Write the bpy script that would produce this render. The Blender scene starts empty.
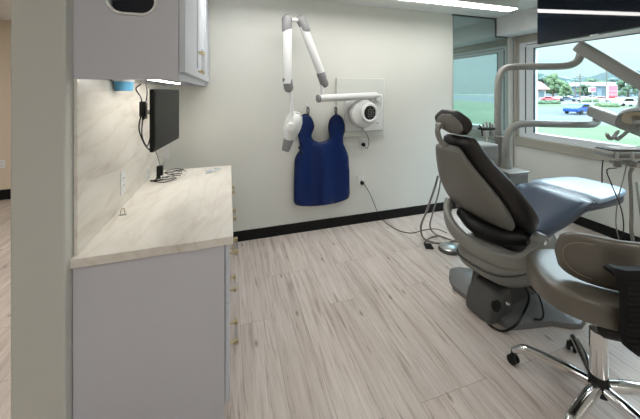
import bpy, math, random
from mathutils import Vector, Matrix, Euler
random.seed(7)
PI = math.pi
C = bpy.context.scene.collection
SC = bpy.context.scene
# ---------------------------------------------------------------- camera frame
F, CX, HY, EYE = 287.8, 320.0, 91.0, 1.6
YAW = math.radians(17.55)
FW = Vector((math.sin(YAW), math.cos(YAW), 0)); RT = Vector((math.cos(YAW), -math.sin(YAW), 0))
def at(px, py, X=None, Y=None, Z=None, D=None):
    """measured photo point -> place in the room, on the plane X=, Y=, Z= or at depth D"""
    d = FW + RT*((px-CX)/F) + Vector((0, 0, (HY-py)/F))
    if X is not None: t = X/d.x
    elif Y is not None: t = Y/d.y
    elif Z is not None: t = (Z-EYE)/d.z
    else: t = D
    return d*t + Vector((0, 0, EYE))
V = Vector
# ---------------------------------------------------------------- materials
def mat(name, col, rough=.5, metal=0, var=0, scale=8, bump=0, bscale=200, coat=0, spec=.5, stretch=None, emit=None, es=0, alpha=1, trans=0):
    m = bpy.data.materials.new(name); m.use_nodes = True
    n = m.node_tree.nodes; l = m.node_tree.links; b = n['Principled BSDF']
    b.inputs['Base Color'].default_value = (*col, 1); b.inputs['Roughness'].default_value = rough
    b.inputs['Metallic'].default_value = metal; b.inputs['Coat Weight'].default_value = coat
    b.inputs['Specular IOR Level'].default_value = spec; b.inputs['Alpha'].default_value = alpha
    b.inputs['Transmission Weight'].default_value = trans
    if emit: b.inputs['Emission Color'].default_value = (*emit, 1); b.inputs['Emission Strength'].default_value = es
    tc = n.new('ShaderNodeTexCoord'); mp = n.new('ShaderNodeMapping'); l.new(tc.outputs['Object'], mp.inputs[0])
    if stretch: mp.inputs['Scale'].default_value = stretch
    no = n.new('ShaderNodeTexNoise'); no.inputs['Scale'].default_value = scale; no.inputs['Detail'].default_value = 4; l.new(mp.outputs[0], no.inputs[0])
    v = max(var, .02)
    mx = n.new('ShaderNodeMix'); mx.data_type = 'RGBA'; l.new(no.outputs['Fac'], mx.inputs['Factor'])
    mx.inputs['A'].default_value = (*[c*(1-v) for c in col], 1); mx.inputs['B'].default_value = (*[min(1, c*(1+v)) for c in col], 1)
    l.new(mx.outputs['Result'], b.inputs['Base Color'])
    if bump:
        n2 = n.new('ShaderNodeTexNoise'); n2.inputs['Scale'].default_value = bscale; l.new(mp.outputs[0], n2.inputs[0])
        bp = n.new('ShaderNodeBump'); bp.inputs['Strength'].default_value = bump; bp.inputs['Distance'].default_value = .002
        l.new(n2.outputs['Fac'], bp.inputs['Height']); l.new(bp.outputs[0], b.inputs['Normal'])
    return m
def ramp(n, stops):
    r = n.new('ShaderNodeValToRGB'); e = r.color_ramp.elements
    while len(e) < len(stops): e.new(.5)
    for i, (p, c) in enumerate(stops): e[i].position = p; e[i].color = (*c, 1)
    return r
def floor_material():
    m = bpy.data.materials.new('wood_planks'); m.use_nodes = True
    n = m.node_tree.nodes; l = m.node_tree.links; b = n['Principled BSDF']
    tc = n.new('ShaderNodeTexCoord'); sp = n.new('ShaderNodeSeparateXYZ'); l.new(tc.outputs['Object'], sp.inputs[0])
    cb = n.new('ShaderNodeCombineXYZ')
    ax = n.new('ShaderNodeMath'); ax.operation = 'ADD'; ax.inputs[1].default_value = -.075; l.new(sp.outputs['X'], ax.inputs[0])
    l.new(sp.outputs['Y'], cb.inputs['X']); l.new(ax.outputs[0], cb.inputs['Y'])
    br = n.new('ShaderNodeTexBrick'); l.new(cb.outputs[0], br.inputs['Vector'])
    br.inputs['Scale'].default_value = 1; br.inputs['Brick Width'].default_value = 1.25; br.inputs['Row Height'].default_value = .215
    br.inputs['Mortar Size'].default_value = .0012; br.inputs['Mortar Smooth'].default_value = .2; br.offset = .37; br.offset_frequency = 3
    br.inputs['Color1'].default_value = (.10, .10, .10, 1); br.inputs['Color2'].default_value = (.9, .9, .9, 1); br.inputs['Mortar'].default_value = (0, 0, 0, 1)
    # grain, stretched along the planks and shifted per plank
    sh = n.new('ShaderNodeMath'); sh.operation = 'MULTIPLY'; sh.inputs[1].default_value = 37; l.new(br.outputs['Color'], sh.inputs[0])
    mp = n.new('ShaderNodeCombineXYZ')
    gx = n.new('ShaderNodeMath'); gx.operation = 'MULTIPLY'; gx.inputs[1].default_value = 16; l.new(sp.outputs['X'], gx.inputs[0])
    gy = n.new('ShaderNodeMath'); gy.operation = 'MULTIPLY'; gy.inputs[1].default_value = .9; l.new(sp.outputs['Y'], gy.inputs[0])
    l.new(gx.outputs[0], mp.inputs[0]); l.new(gy.outputs[0], mp.inputs[1]); l.new(sh.outputs[0], mp.inputs[2])
    g1 = n.new('ShaderNodeTexNoise'); g1.inputs['Scale'].default_value = 1.2; g1.inputs['Detail'].default_value = 6; g1.inputs['Distortion'].default_value = 1.2; l.new(mp.outputs[0], g1.inputs[0])
    g2 = n.new('ShaderNodeTexNoise'); g2.inputs['Scale'].default_value = 5; g2.inputs['Detail'].default_value = 5; g2.inputs['Roughness'].default_value = .7; l.new(mp.outputs[0], g2.inputs[0])
    r1 = ramp(n, [(.28, (.40, .335, .295)), (.42, (.57, .50, .45)), (.58, (.65, .585, .54)), (.75, (.69, .63, .585))]); l.new(g1.outputs['Fac'], r1.inputs[0])
    r2 = ramp(n, [(.27, (.42, .37, .33)), (.42, (.88, .86, .84)), (.62, (1, 1, 1)), (.8, (1, 1, 1))]); l.new(g2.outputs['Fac'], r2.inputs[0])
    m1 = n.new('ShaderNodeMix'); m1.data_type = 'RGBA'; m1.blend_type = 'MULTIPLY'; m1.inputs['Factor'].default_value = .75
    l.new(r1.outputs[0], m1.inputs['A']); l.new(r2.outputs[0], m1.inputs['B'])
    tone = ramp(n, [(0, (.80, .80, .80)), (1, (1.0, 1.0, 1.0))]); l.new(br.outputs['Color'], tone.inputs[0])
    m2 = n.new('ShaderNodeMix'); m2.data_type = 'RGBA'; m2.blend_type = 'MULTIPLY'; m2.inputs['Factor'].default_value = .6
    l.new(m1.outputs['Result'], m2.inputs['A']); l.new(tone.outputs[0], m2.inputs['B'])
    # knots
    kv = n.new('ShaderNodeCombineXYZ')
    kx = n.new('ShaderNodeMath'); kx.operation = 'MULTIPLY'; kx.inputs[1].default_value = 3.3; l.new(sp.outputs['X'], kx.inputs[0])
    ky = n.new('ShaderNodeMath'); ky.operation = 'MULTIPLY'; ky.inputs[1].default_value = 1.25; l.new(sp.outputs['Y'], ky.inputs[0])
    l.new(kx.outputs[0], kv.inputs[0]); l.new(ky.outputs[0], kv.inputs[1])
    vo = n.new('ShaderNodeTexVoronoi'); vo.inputs['Scale'].default_value = 1; vo.voronoi_dimensions = '2D'; l.new(kv.outputs[0], vo.inputs['Vector'])
    rk = ramp(n, [(0, (.30, .22, .18)), (.018, (.48, .41, .36)), (.045, (1, 1, 1))]); l.new(vo.outputs['Distance'], rk.inputs[0])
    m3 = n.new('ShaderNodeMix'); m3.data_type = 'RGBA'; m3.blend_type = 'MULTIPLY'; m3.inputs['Factor'].default_value = .8
    l.new(m2.outputs['Result'], m3.inputs['A']); l.new(rk.outputs[0], m3.inputs['B'])
    g3 = n.new('ShaderNodeTexNoise'); g3.inputs['Scale'].default_value = 2.6; g3.inputs['Detail'].default_value = 3; g3.inputs['Distortion'].default_value = .6; l.new(mp.outputs[0], g3.inputs[0])
    r3 = ramp(n, [(.61, (1, 1, 1)), (.66, (.74, .69, .65)), (.73, (.46, .40, .37))]); l.new(g3.outputs['Fac'], r3.inputs[0])
    m5 = n.new('ShaderNodeMix'); m5.data_type = 'RGBA'; m5.blend_type = 'MULTIPLY'; m5.inputs['Factor'].default_value = .75
    l.new(m3.outputs['Result'], m5.inputs['A']); l.new(r3.outputs[0], m5.inputs['B']); m3 = m5
    m4 = n.new('ShaderNodeMix'); m4.data_type = 'RGBA'; l.new(br.outputs['Fac'], m4.inputs['Factor'])
    l.new(m3.outputs['Result'], m4.inputs['A']); m4.inputs['B'].default_value = (.27, .235, .21, 1)
    l.new(m4.outputs['Result'], b.inputs['Base Color']); b.inputs['Roughness'].default_value = .38; b.inputs['Specular IOR Level'].default_value = .45
    return m
def marble_material():
    m = bpy.data.materials.new('cream_marble'); m.use_nodes = True
    n = m.node_tree.nodes; l = m.node_tree.links; b = n['Principled BSDF']
    tc = n.new('ShaderNodeTexCoord'); mp = n.new('ShaderNodeMapping'); mp.inputs['Rotation'].default_value = (.5, .3, .6); mp.inputs['Scale'].default_value = (3.6, 1.3, 5); l.new(tc.outputs['Object'], mp.inputs[0])
    a = n.new('ShaderNodeTexNoise'); a.inputs['Scale'].default_value = 1.6; a.inputs['Detail'].default_value = 8; a.inputs['Distortion'].default_value = 1.5; l.new(mp.outputs[0], a.inputs[0])
    r = ramp(n, [(.22, (.50, .45, .39)), (.38, (.64, .60, .54)), (.50, (.71, .68, .62)), (.7, (.74, .715, .665))]); l.new(a.outputs['Fac'], r.inputs[0])
    w = n.new('ShaderNodeTexWave'); w.inputs['Scale'].default_value = .9; w.inputs['Distortion'].default_value = 9; w.inputs['Detail'].default_value = 5; l.new(mp.outputs[0], w.inputs[0])
    rw = ramp(n, [(0, (.86, .83, .79)), (.08, (1, 1, 1)), (1, (1, 1, 1))]); l.new(w.outputs['Fac'], rw.inputs[0])
    x = n.new('ShaderNodeMix'); x.data_type = 'RGBA'; x.blend_type = 'MULTIPLY'; x.inputs['Factor'].default_value = .5
    l.new(r.outputs[0], x.inputs['A']); l.new(rw.outputs[0], x.inputs['B'])
    l.new(x.outputs['Result'], b.inputs['Base Color']); b.inputs['Roughness'].default_value = .28
    return m
M = dict(
 wall=mat('warm_grey_wall_paint', (.64, .645, .60), .65, var=.015, scale=2, bump=.1, bscale=300),
 column=mat('grey_column_paint', (.55, .55, .51), .65, var=.015, scale=2),
 ceil=mat('white_ceiling_paint', (.72, .74, .74), .6, var=.01),
 tan=mat('tan_window_casing', (.36, .335, .285), .6, var=.02),
 halltan=mat('beige_hall_paint', (.66, .57, .45), .6, var=.03),
 base=mat('black_cove_base', (.004, .004, .004), .45, spec=.25),
 white=mat('white_plastic', (.72, .73, .72), .35, var=.01),
 whitemetal=mat('white_window_frame', (.72, .75, .78), .4),
 darkgasket=mat('dark_gasket', (.02, .025, .03), .5),
 lav=mat('grey_cabinet_laminate', (.54, .54, .59), .45, var=.01, scale=3),
 door=mat('pale_grey_door_laminate', (.56, .585, .64), .4, var=.01, scale=3),
 edge=mat('grey_door_edge', (.42, .42, .42), .45),
 brass=mat('brass', (.50, .42, .24), .3, metal=1),
 chrome=mat('chrome', (.78, .78, .78), .09, metal=1),
 steel=mat('dull_steel', (.5, .5, .5), .35, metal=1),
 blackpl=mat('black_plastic', (.007, .007, .007), .4, spec=.3),
 screen=mat('black_screen_glass', (.004, .008, .016), .03, spec=.4),
 monscreen=mat('matte_screen', (.008, .008, .008), .4, spec=.25),
 navy=mat('navy_apron_vinyl', (.0006, .015, .095), .42, spec=.3, var=.1, scale=5, bump=.25, bscale=60),
 navytrim=mat('dark_navy_binding', (.002, .006, .03), .5),
 xwhite=mat('white_enamel', (.64, .65, .64), .3, var=.01),
 xgrey=mat('grey_joint_plastic', (.19, .19, .195), .5),
 plate=mat('off_white_wall_plate', (.60, .62, .58), .45),
 blue=mat('light_blue_plastic', (.10, .36, .58), .35),
 chairshell=mat('taupe_grey_shell', (.17, .168, .15), .42, var=.02),
 chairbody=mat('light_taupe_casting', (.23, .23, .21), .4, var=.02),
 chairdark=mat('charcoal_upholstery', (.020, .018, .017), .36, spec=.4, var=.06, scale=12),
 seatsheen=mat('seat_vinyl_sky_sheen', (.045, .058, .09), .27, var=.06, scale=10),  # charcoal vinyl with the blue sky reflection put into its base colour
 basegrey=mat('grey_base_casting', (.15, .15, .15), .35, var=.03),
 darkgrey=mat('dark_grey_boot', (.075, .075, .073), .5),
 tube=mat('beige_enamel_tube', (.27, .27, .25), .4, var=.01),
 hose=mat('grey_rubber_hose', (.22, .21, .19), .5),
 stool=mat('taupe_stool_vinyl', (.125, .112, .09), .3, spec=.7, var=.03, scale=20, bump=.2, bscale=120),
 mesh=mat('black_ribbed_plastic', (.004, .004, .005), .6, spec=.2),
 paper=mat('white_paper', (.8, .8, .78), .7),
)
M['floor'] = floor_material(); M['marble'] = marble_material()
def glass_like(name, tint, tr, rough=.02, ior=1.45):
    m = bpy.data.materials.new(name); m.use_nodes = True; n = m.node_tree.nodes; l = m.node_tree.links
    n.remove(n['Principled BSDF']); out = n['Material Output']
    t = n.new('ShaderNodeBsdfTransparent'); t.inputs[0].default_value = (*tint, 1)
    g = n.new('ShaderNodeBsdfGlossy'); g.inputs['Roughness'].default_value = rough
    fr = n.new('ShaderNodeLayerWeight'); fr.inputs[0].default_value = .5
    pw = n.new('ShaderNodeMath'); pw.operation = 'POWER'; pw.inputs[1].default_value = 5; l.new(fr.outputs['Facing'], pw.inputs[0])
    mu = n.new('ShaderNodeMath'); mu.operation = 'MULTIPLY_ADD'; mu.inputs[1].default_value = .6; mu.inputs[2].default_value = 1.04-tr; l.new(pw.outputs[0], mu.inputs[0]); mu.use_clamp = True
    x = n.new('ShaderNodeMixShader'); l.new(mu.outputs[0], x.inputs[0]); l.new(t.outputs[0], x.inputs[1]); l.new(g.outputs[0], x.inputs[2]); l.new(x.outputs[0], out.inputs[0])
    return m
M['pane'] = glass_like('window_glass', (.93, .98, .97), 1)
M['acrylic'] = glass_like('clear_acrylic', (.93, .93, .93), .85, ior=1.3)
def reflective_panel():
    m = bpy.data.materials.new('green_tinted_reflective_glass'); m.use_nodes = True; n = m.node_tree.nodes; l = m.node_tree.links
    b = n['Principled BSDF']; b.inputs['Base Color'].default_value = (.17, .21, .18, 1); b.inputs['Roughness'].default_value = .3
    g = n.new('ShaderNodeBsdfGlossy'); g.inputs[0].default_value = (.60, .72, .72, 1); g.inputs['Roughness'].default_value = .015
    x = n.new('ShaderNodeMixShader'); x.inputs[0].default_value = .66
    l.new(b.outputs[0], x.inputs[1]); l.new(g.outputs[0], x.inputs[2]); l.new(x.outputs[0], n['Material Output'].inputs[0]); return m
M['mirror'] = reflective_panel()
def emitter(name, col, s):
    m = bpy.data.materials.new(name); m.use_nodes = True; b = m.node_tree.nodes['Principled BSDF']
    b.inputs['Base Color'].default_value = (.8, .8, .8, 1); b.inputs['Emission Color'].default_value = (*col, 1); b.inputs['Emission Strength'].default_value = s; return m
# ---------------------------------------------------------------- mesh builder
class MB:
    def __init__(s): s.v = []; s.f = []
    def add(s, vs, fs, mtx=None):
        o = len(s.v); s.v += [V(p) if mtx is None else mtx @ V(p) for p in vs]; s.f += [[i+o for i in f] for f in fs]; return s
    def box(s, a, b, mtx=None):
        (x0, y0, z0), (x1, y1, z1) = a, b
        x0, x1 = sorted((x0, x1)); y0, y1 = sorted((y0, y1)); z0, z1 = sorted((z0, z1))
        return s.add([(x0,y0,z0),(x1,y0,z0),(x1,y1,z0),(x0,y1,z0),(x0,y0,z1),(x1,y0,z1),(x1,y1,z1),(x0,y1,z1)],
                     [[0,3,2,1],[4,5,6,7],[0,1,5,4],[1,2,6,5],[2,3,7,6],[3,0,4,7]], mtx)
    def rings(s, rs, cap=True, closed=False):
        n = len(rs[0]); vs = [p for r in rs for p in r]; fs = []
        k = len(rs)
        for i in range(k if closed else k-1):
            a = i*n; b = ((i+1) % k)*n
            for j in range(n): q = (j+1) % n; fs.append([a+j, a+q, b+q, b+j])
        if cap and not closed: fs.append(list(range(n))[::-1]); fs.append([(k-1)*n+j for j in range(n)])
        return s.add(vs, fs)
    def tube(s, pts, r, n=12, smooth=True, closed=False, sq=None):
        pts = [V(p) for p in pts]
        if smooth and len(pts) > 2: pts = spline(pts)
        rs = r if isinstance(r, (list, tuple)) else None
        t0 = (pts[1]-pts[0]).normalized(); up = V((0, 0, 1)) if abs(t0.z) < .9 else V((1, 0, 0))
        u = t0.cross(up).normalized(); out = []
        for i, p in enumerate(pts):
            t = (pts[min(i+1, len(pts)-1)]-pts[max(i-1, 0)]).normalized()
            u = (u-t*u.dot(t)).normalized(); w = t.cross(u)
            if rs: f = i/(len(pts)-1)*(len(rs)-1); k = min(int(f), len(rs)-2); rr = rs[k]*(1-(f-k))+rs[k+1]*(f-k)
            else: rr = r
            out.append([p+u*rr*math.cos(a)+w*rr*math.sin(a) for a in [2*PI*j/n for j in range(n)]])
        return s.rings(out)
    def lathe(s, prof, p=(0, 0, 0), axis=(0, 0, 1), n=24):
        ax = V(axis).normalized(); q = V((0, 0, 1)).rotation_difference(ax)
        return s.rings([[V(p)+q @ V((r*math.cos(2*PI*j/n), r*math.sin(2*PI*j/n), z)) for j in range(n)] for r, z in prof])
    def cyl(s, a, b, r, r2=None, n=16):
        a, b = V(a), V(b); L = (b-a).length; return s.lathe([(r, 0), (r if r2 is None else r2, L)], a, b-a, n)
    def prism(s, poly, o, ux, uy, d):
        """polygon in (ux,uy) at o, thickened by vector d"""
        o, ux, uy, d = V(o), V(ux), V(uy), V(d); n = len(poly)
        a = [o+ux*p[0]+uy*p[1] for p in poly]; b = [p+d for p in a]
        fs = [list(range(n))[::-1], [n+i for i in range(n)]]+[[i, (i+1) % n, n+(i+1) % n, n+i] for i in range(n)]
        return s.add(a+b, fs)
    def build(s, name, m, parent=None, bevel=0, smooth=True, sub=0, local=False, seg=2, angle=40):
        o0 = V((0, 0, 0))
        if parent is not None and not local:
            o0 = worldloc(parent)
        me = bpy.data.meshes.new(name); me.from_pydata([p-o0 for p in s.v], [], s.f); me.update()
        import bmesh
        bm = bmesh.new(); bm.from_mesh(me); bmesh.ops.recalc_face_normals(bm, faces=bm.faces); bm.to_mesh(me); bm.free()
        me.materials.append(m if not isinstance(m, str) else M[m])
        o = bpy.data.objects.new(name, me); C.objects.link(o)
        if parent is not None: o.parent = parent
        if smooth:
            for p in me.polygons: p.use_smooth = True
        if bevel:
            b = o.modifiers.new('bevel', 'BEVEL'); b.width = bevel; b.segments = seg; b.limit_method = 'ANGLE'; b.angle_limit = math.radians(35)
        if sub:
            b = o.modifiers.new('sub', 'SUBSURF'); b.levels = sub; b.render_levels = sub
        if smooth and not sub: me.set_sharp_from_angle(angle=math.radians(angle))
        return o
def worldloc(o):
    l = V((0, 0, 0))
    while o is not None: l += o.location; o = o.parent
    return l
def spline(pts, k=8):
    P = [pts[0]*2-pts[1]]+pts+[pts[-1]*2-pts[-2]]; out = []
    for i in range(1, len(P)-2):
        a, b, c, d = P[i-1:i+3]
        for j in range(k):
            t = j/k; out.append(.5*((2*b)+(c-a)*t+(2*a-5*b+4*c-d)*t*t+(3*b-a-3*c+d)*t**3))
    out.append(pts[-1]); return out
def rrect(w, h, r, n=6, cx=0, cy=0):
    out = []
    for sx, sy, a0 in ((1, 1, 0), (-1, 1, 90), (-1, -1, 180), (1, -1, 270)):
        for i in range(n+1):
            a = math.radians(a0+90*i/n); out.append((cx+sx*(w/2-r)+r*math.cos(a), cy+sy*(h/2-r)+r*math.sin(a)))
    return out
def sring(c, u, w, a, b, e=2.6, n=32):
    out = []
    for j in range(n):
        t = 2*PI*j/n; ct, st = math.cos(t), math.sin(t)
        out.append(c+u*a*math.copysign(abs(ct)**(2/e), ct)+w*b*math.copysign(abs(st)**(2/e), st))
    return out
def tag(o, label, cat, group=None, kind=None):
    o['label'] = label; o['category'] = cat
    if group: o['group'] = group
    if kind: o['kind'] = kind
    return o
def thing(name, label, cat, loc=(0, 0, 0), rz=0, group=None):
    o = bpy.data.objects.new(name, None); C.objects.link(o); o.location = loc; o.rotation_euler = (0, 0, rz); o.empty_display_size = .1
    return tag(o, label, cat, group)
def struct(name, mb, m, **k):
    o = mb.build(name, m, **k); o['kind'] = 'structure'; return o
def copy_tree(o, parent=None):
    c = o.copy(); C.objects.link(c); c.parent = parent
    for ch in [x for x in bpy.data.objects if x.parent == o]: copy_tree(ch, c)
    return c
# ---------------------------------------------------------------- room
YB, XR, XL, CEIL = 3.18, 3.985, -.622, 2.64
Y0 = 1.46                      # near end of the cabinets
YN, XW, YH = -2.6, -4.2, 5.45  # rear wall, far left wall, hall end
XBK = 3.645; ZBK = 2.387       # bulkhead
struct('floor', MB().box((XW-.1, YN-.1, -.08), (XR+.12, YH+.1, 0)), 'floor', smooth=False)
struct('ceiling', MB().box((XW-.1, YN-.1, CEIL), (XR+.12, YH+.1, CEIL+.1)), 'ceil', smooth=False)
struct('wall_back', MB().box((-.622, YB, 0), (XR+.12, YB+.15, CEIL)), 'wall', smooth=False)
struct('wall_partition', MB().box((-.795, 1.40, 0), (XL, YH, CEIL)), 'column', smooth=False, bevel=.006)
struct('wall_rear', MB().box((XW-.1, YN-.1, 0), (XR+.12, YN, CEIL)), 'wall', smooth=False)
struct('wall_left', MB().box((XW-.1, YN, 0), (XW, YH, CEIL)), 'halltan', smooth=False)
struct('wall_hall', MB().box((XW-.1, YH, 0), (-.795, YH+.1, CEIL)), 'halltan', smooth=False)
WY0, WY1 = .75, at(518.8, 100, X=XR).y
WZ0, WZ1 = at(519, 136.6, X=XR).z, at(521, 43, X=XR).z
w = MB()
w.box((XR, YN, 0), (XR+.12, YB, WZ0)).box((XR, YN, WZ1), (XR+.12, YB, CEIL)).box((XR, YN, WZ0), (XR+.12, WY0, WZ1)).box((XR, WY1, WZ0), (XR+.12, YB, WZ1))
struct('wall_right', w, 'wall', smooth=False)
struct('wall_bulkhead', MB().box((XBK, YN, ZBK), (XR, YB, CEIL)), 'ceil', smooth=False)
struct('baseboard_back', MB().box((-.622, YB-.012, 0), (XR, YB, .112)), 'base', bevel=.004)
struct('baseboard_right', MB().box((XR-.012, YN, 0), (XR, YB-.012, .112)), 'base', bevel=.004)
struct('baseboard_hall', MB().box((XW, YH-.012, 0), (-.795, YH, .15)), 'base', bevel=.004)
# window: tan casing, sill, white frame, dark gasket, glass
zc0 = at(511, 143.6, X=XR).z; gY1 = at(533, 100, X=XR).y; gz0 = at(533, 133, X=XR).z; gz1 = at(533, 47.8, X=XR).z
t = MB(); t.box((XR-.03, WY0-.1, zc0), (XR, YB-.05, WZ0)).box((XR-.02, WY1, WZ0), (XR, YB-.05, ZBK-.005)).box((XR-.02, WY0-.1, WZ1), (XR, WY1, ZBK-.005)).box((XR-.02, WY0-.1, WZ0), (XR, WY0, WZ1))
struct('trim_1', t, 'tan', bevel=.004)
wn = struct('window_1', MB().box((XR+.05, gY1, gz0), (XR+.05+.006, WY0+.06, gz1)), 'pane', smooth=False)
fr = MB(); a, b_ = XR+.012, XR+.09
fr.box((a, WY0, WZ0), (b_, WY1, gz0)).box((a, WY0, gz1), (b_, WY1, WZ1)).box((a, gY1, gz0), (b_, WY1, gz1)).box((a, WY0, gz0), (b_, WY0+.06, gz1))
fr.build('window_frame', 'whitemetal', wn, bevel=.006)
gk = MB(); q = .010
gk.box((a-.004, gY1-q, gz0), (a+.02, gY1+.001, gz1)).box((a-.004, WY0+.05, gz1-.008), (a+.02, gY1, gz1))
ym = at(525, 100, X=XR).y
gk.box((a-.003, ym-.007, gz0-.02), (a+.02, ym+.007, gz1+.03))
gk.box((a-.003, WY0, gz1+.05), (a+.02, ym, gz1+.058))
gk.build('window_gasket', 'darkgasket', wn)
# reflective glass panel in the back wall
gx0 = at(452, 50, Y=YB).x; gx1 = at(507, 50, Y=YB).x
g = thing('glass_partition', 'green tinted reflective glass panel in the wall corner beside the window', 'glass panel', (gx0, YB, 0))
MB().box((gx0+.01, YB-.012, .112), (XBK, YB-.002, CEIL-.02)).box((XBK-.001, YB-.012, .112), (gx1, YB-.002, ZBK-.02)).build('pane', 'mirror', g, smooth=False)
e = MB().box((gx0, YB-.02, CEIL-.02), (XBK, YB, CEIL-.001)).box((XBK-.012, YB-.02, ZBK-.02), (gx1, YB, ZBK-.001)).box((XBK-.014, YB-.02, ZBK), (XBK-.001, YB, CEIL))
e.build('frame', 'darkgrey', g)
struct('trim_2', MB().box((gx1, YB-.03, .112), (XR-.031, YB, ZBK-.002)), 'column', bevel=.003)
# ---------------------------------------------------------------- lights
lm = emitter('lit_diffuser', (1, .98, .95), 15)
lt = thing('ceiling_light', 'long lit linear light box on the ceiling in front of the television', 'ceiling light', (2, 2.8, CEIL))
ya, yb, zl, xl0, xl1 = 2.40, 2.53, 2.52, -.35, 3.09
MB().box((xl0, ya, zl+.006), (xl1, yb, CEIL-.001)).build('housing', 'white', lt, bevel=.002)
MB().box((xl0+.01, ya+.008, zl), (xl1-.01, yb-.008, zl+.006)).build('diffuser', lm, lt, smooth=False)
lm2 = emitter('warm_lit_diffuser', (1, .97, .93), 6.5)
for i, (x, y, la) in enumerate(((-.1, -.9, 'square lit ceiling panel behind the viewer, nearer the partition'), (1.9, -1.9, 'square lit ceiling panel behind the viewer, nearer the window'), (-2.4, 2.6, 'square unseen ceiling panel added to brighten the hallway'))):
    p = thing('ceiling_light', la, 'ceiling light', (x, y, CEIL))
    MB().box((x-.28, y-.58, CEIL-.01), (x+.28, y+.58, CEIL-.001)).build('diffuser', lm2 if i < 2 else lm, p, smooth=False)  # the hallway panel is out of view, added to brighten the dark hall
    f = MB()
    for s_ in (-1, 1): f.box((x+s_*.28, y-.6, CEIL-.014), (x+s_*.3, y+.6, CEIL-.0005)).box((x-.28, y+s_*.58, CEIL-.014), (x+.28, y+s_*.6, CEIL-.0005))
    f.build('frame', 'white', p)
# ---------------------------------------------------------------- base cabinets and worktop
CT = .91; XF = at(233.3, 237, Z=CT).x; YF = at(200, 167.5, Z=CT).y
CF = -.02            # face of the carcass
wt = MB().box((XL, Y0-.03, CT-.04), (XF, YF, CT)).build('worktop', 'marble', bevel=.003)
tag(wt, 'long cream marble worktop with brown veins on the grey cabinets', 'worktop')
bs = MB().box((XL+.001, Y0, CT+.001), (XL+.016, YB-.001, 1.655)).build('backsplash', 'marble', bevel=.002)
tag(bs, 'cream marble backsplash slab between worktop and upper cabinet', 'backsplash')
DZ = [(.095, .57, .31), (.575, .86, .77)]
ys = [Y0, Y0+.30, Y0+.30+(YF-.31-Y0)/2, YF-.01]
for i in range(3):
    a, b_ = ys[i]+.001, ys[i+1]-.001
    cb = thing('base_cabinet', ['grey drawer cabinet under the worktop nearest the column', 'middle grey drawer cabinet under the marble worktop', 'grey drawer cabinet under the worktop nearest the white wall'][i], 'cabinet', (CF-.3, (a+b_)/2, 0), group='base cabinets')
    MB().box((XL+.003, a, .09), (CF, b_, CT-.042)).box((XL+.003, a, 0), (CF-.07, b_, .09)).build('body', 'lav', cb, bevel=.002)
    if i == 0: MB().box((XL+.003, a-.012, 0), (CF, a-.0005, CT-.042)).build('end_panel', 'lav', cb, bevel=.001)
    for z0, z1, zc in DZ:
        d = MB().box((CF+.003, a+.004, z0), (CF+.024, b_-.004, z1)).build('drawer', 'door', cb, bevel=.002)
        yc = (a+b_)/2
        for s_ in (-1, 1): MB().cyl((CF+.024, yc+s_*.065, zc), (CF+.050, yc+s_*.065, zc), .0055, n=10).build('handle_post', 'brass', d)
        for s_ in (-1, 1): MB().box((CF+.046, yc+s_*.065-.009, zc-.010), (CF+.066, yc+s_*.065+.009, zc+.010)).build('handle_clamp', 'brass', d, bevel=.001)
        MB().cyl((CF+.056, yc-.085, zc), (CF+.056, yc+.085, zc), .0078, n=12).build('pull_bar', 'acrylic', d)
# upper cabinet
UZ = at(125, 79.5, Y=Y0).z; UX = at(178.5, 75, Y=Y0).x; UD = at(178, 71.8, Y=Y0).z
UT = 2.46
uc = thing('wall_cabinet', 'grey upper cabinet with a rounded opening in its side', 'cabinet', ((XL+UX)/2, 2.3, UZ))
YE = YB-.004
ox0, ox1 = at(105, 5, Y=Y0).x, at(157.5, 5, Y=Y0).x; oz = at(131, 13.3, Y=Y0).z
# near side panel as a ring around the opening
W = ox1-ox0; H = .135; ccx = (ox0+ox1)/2; ccz = oz+H/2-.01
pn = MB(); hole = rrect(W-.02, H-.02, H/2-.0101, 8, ccx, ccz); N = len(hole)
def edge_pt(p):
    dx, dz = p[0]-ccx, p[1]-ccz; x0, x1, z0, z1 = XL+.001-ccx, UX-.0-ccx, UZ-ccz, UT-ccz
    k = min((x1/dx if dx > 1e-6 else x0/dx if dx < -1e-6 else 1e9), (z1/dz if dz > 1e-6 else z0/dz if dz < -1e-6 else 1e9))
    return (ccx+dx*k, ccz+dz*k)
outer = [edge_pt(p) for p in hole]
for cr in ((UX, UT), (XL+.001, UT), (XL+.001, UZ), (UX, UZ)):
    j = min(range(N), key=lambda k: abs(math.atan2(outer[k][1]-ccz, outer[k][0]-ccx)-math.atan2(cr[1]-ccz, cr[0]-ccx))); outer[j] = cr
vs = [(p[0], Y0, p[1]) for p in hole]+[(p[0], Y0, p[1]) for p in outer]+[(p[0], Y0+.018, p[1]) for p in hole]+[(p[0], Y0+.018, p[1]) for p in outer]
fs = []
for j in range(N):
    k = (j+1) % N; fs += [[j, k, N+k, N+j], [2*N+j, 3*N+j, 3*N+k, 2*N+k], [j, 2*N+j, 2*N+k, k], [N+j, N+k, 3*N+k, 3*N+j]]
pn.add(vs, fs); pn.build('side_panel', 'lav', uc, smooth=False)
bd = MB(); bd.box((XL+.001, Y0+.018, UZ+.03), (UX, YE, UZ+.048)).box((XL+.001, Y0+.018, UT-.018), (UX, YE, UT)).box((XL+.001, YE-.018, UZ), (UX, YE, UT-.018)).box((UX-.018, Y0+.018, UZ), (UX, YE-.018, UZ+.03)).box((XL+.001, Y0+.018, UZ+.048), (XL+.01, YE-.018, UT-.018))
bd.build('body', 'door', uc, bevel=.001)
ring = MB(); ro = rrect(W, H, H/2-.001, 8, ccx, ccz); ri = rrect(W-.024, H-.024, H/2-.0125, 8, ccx, ccz)
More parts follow.
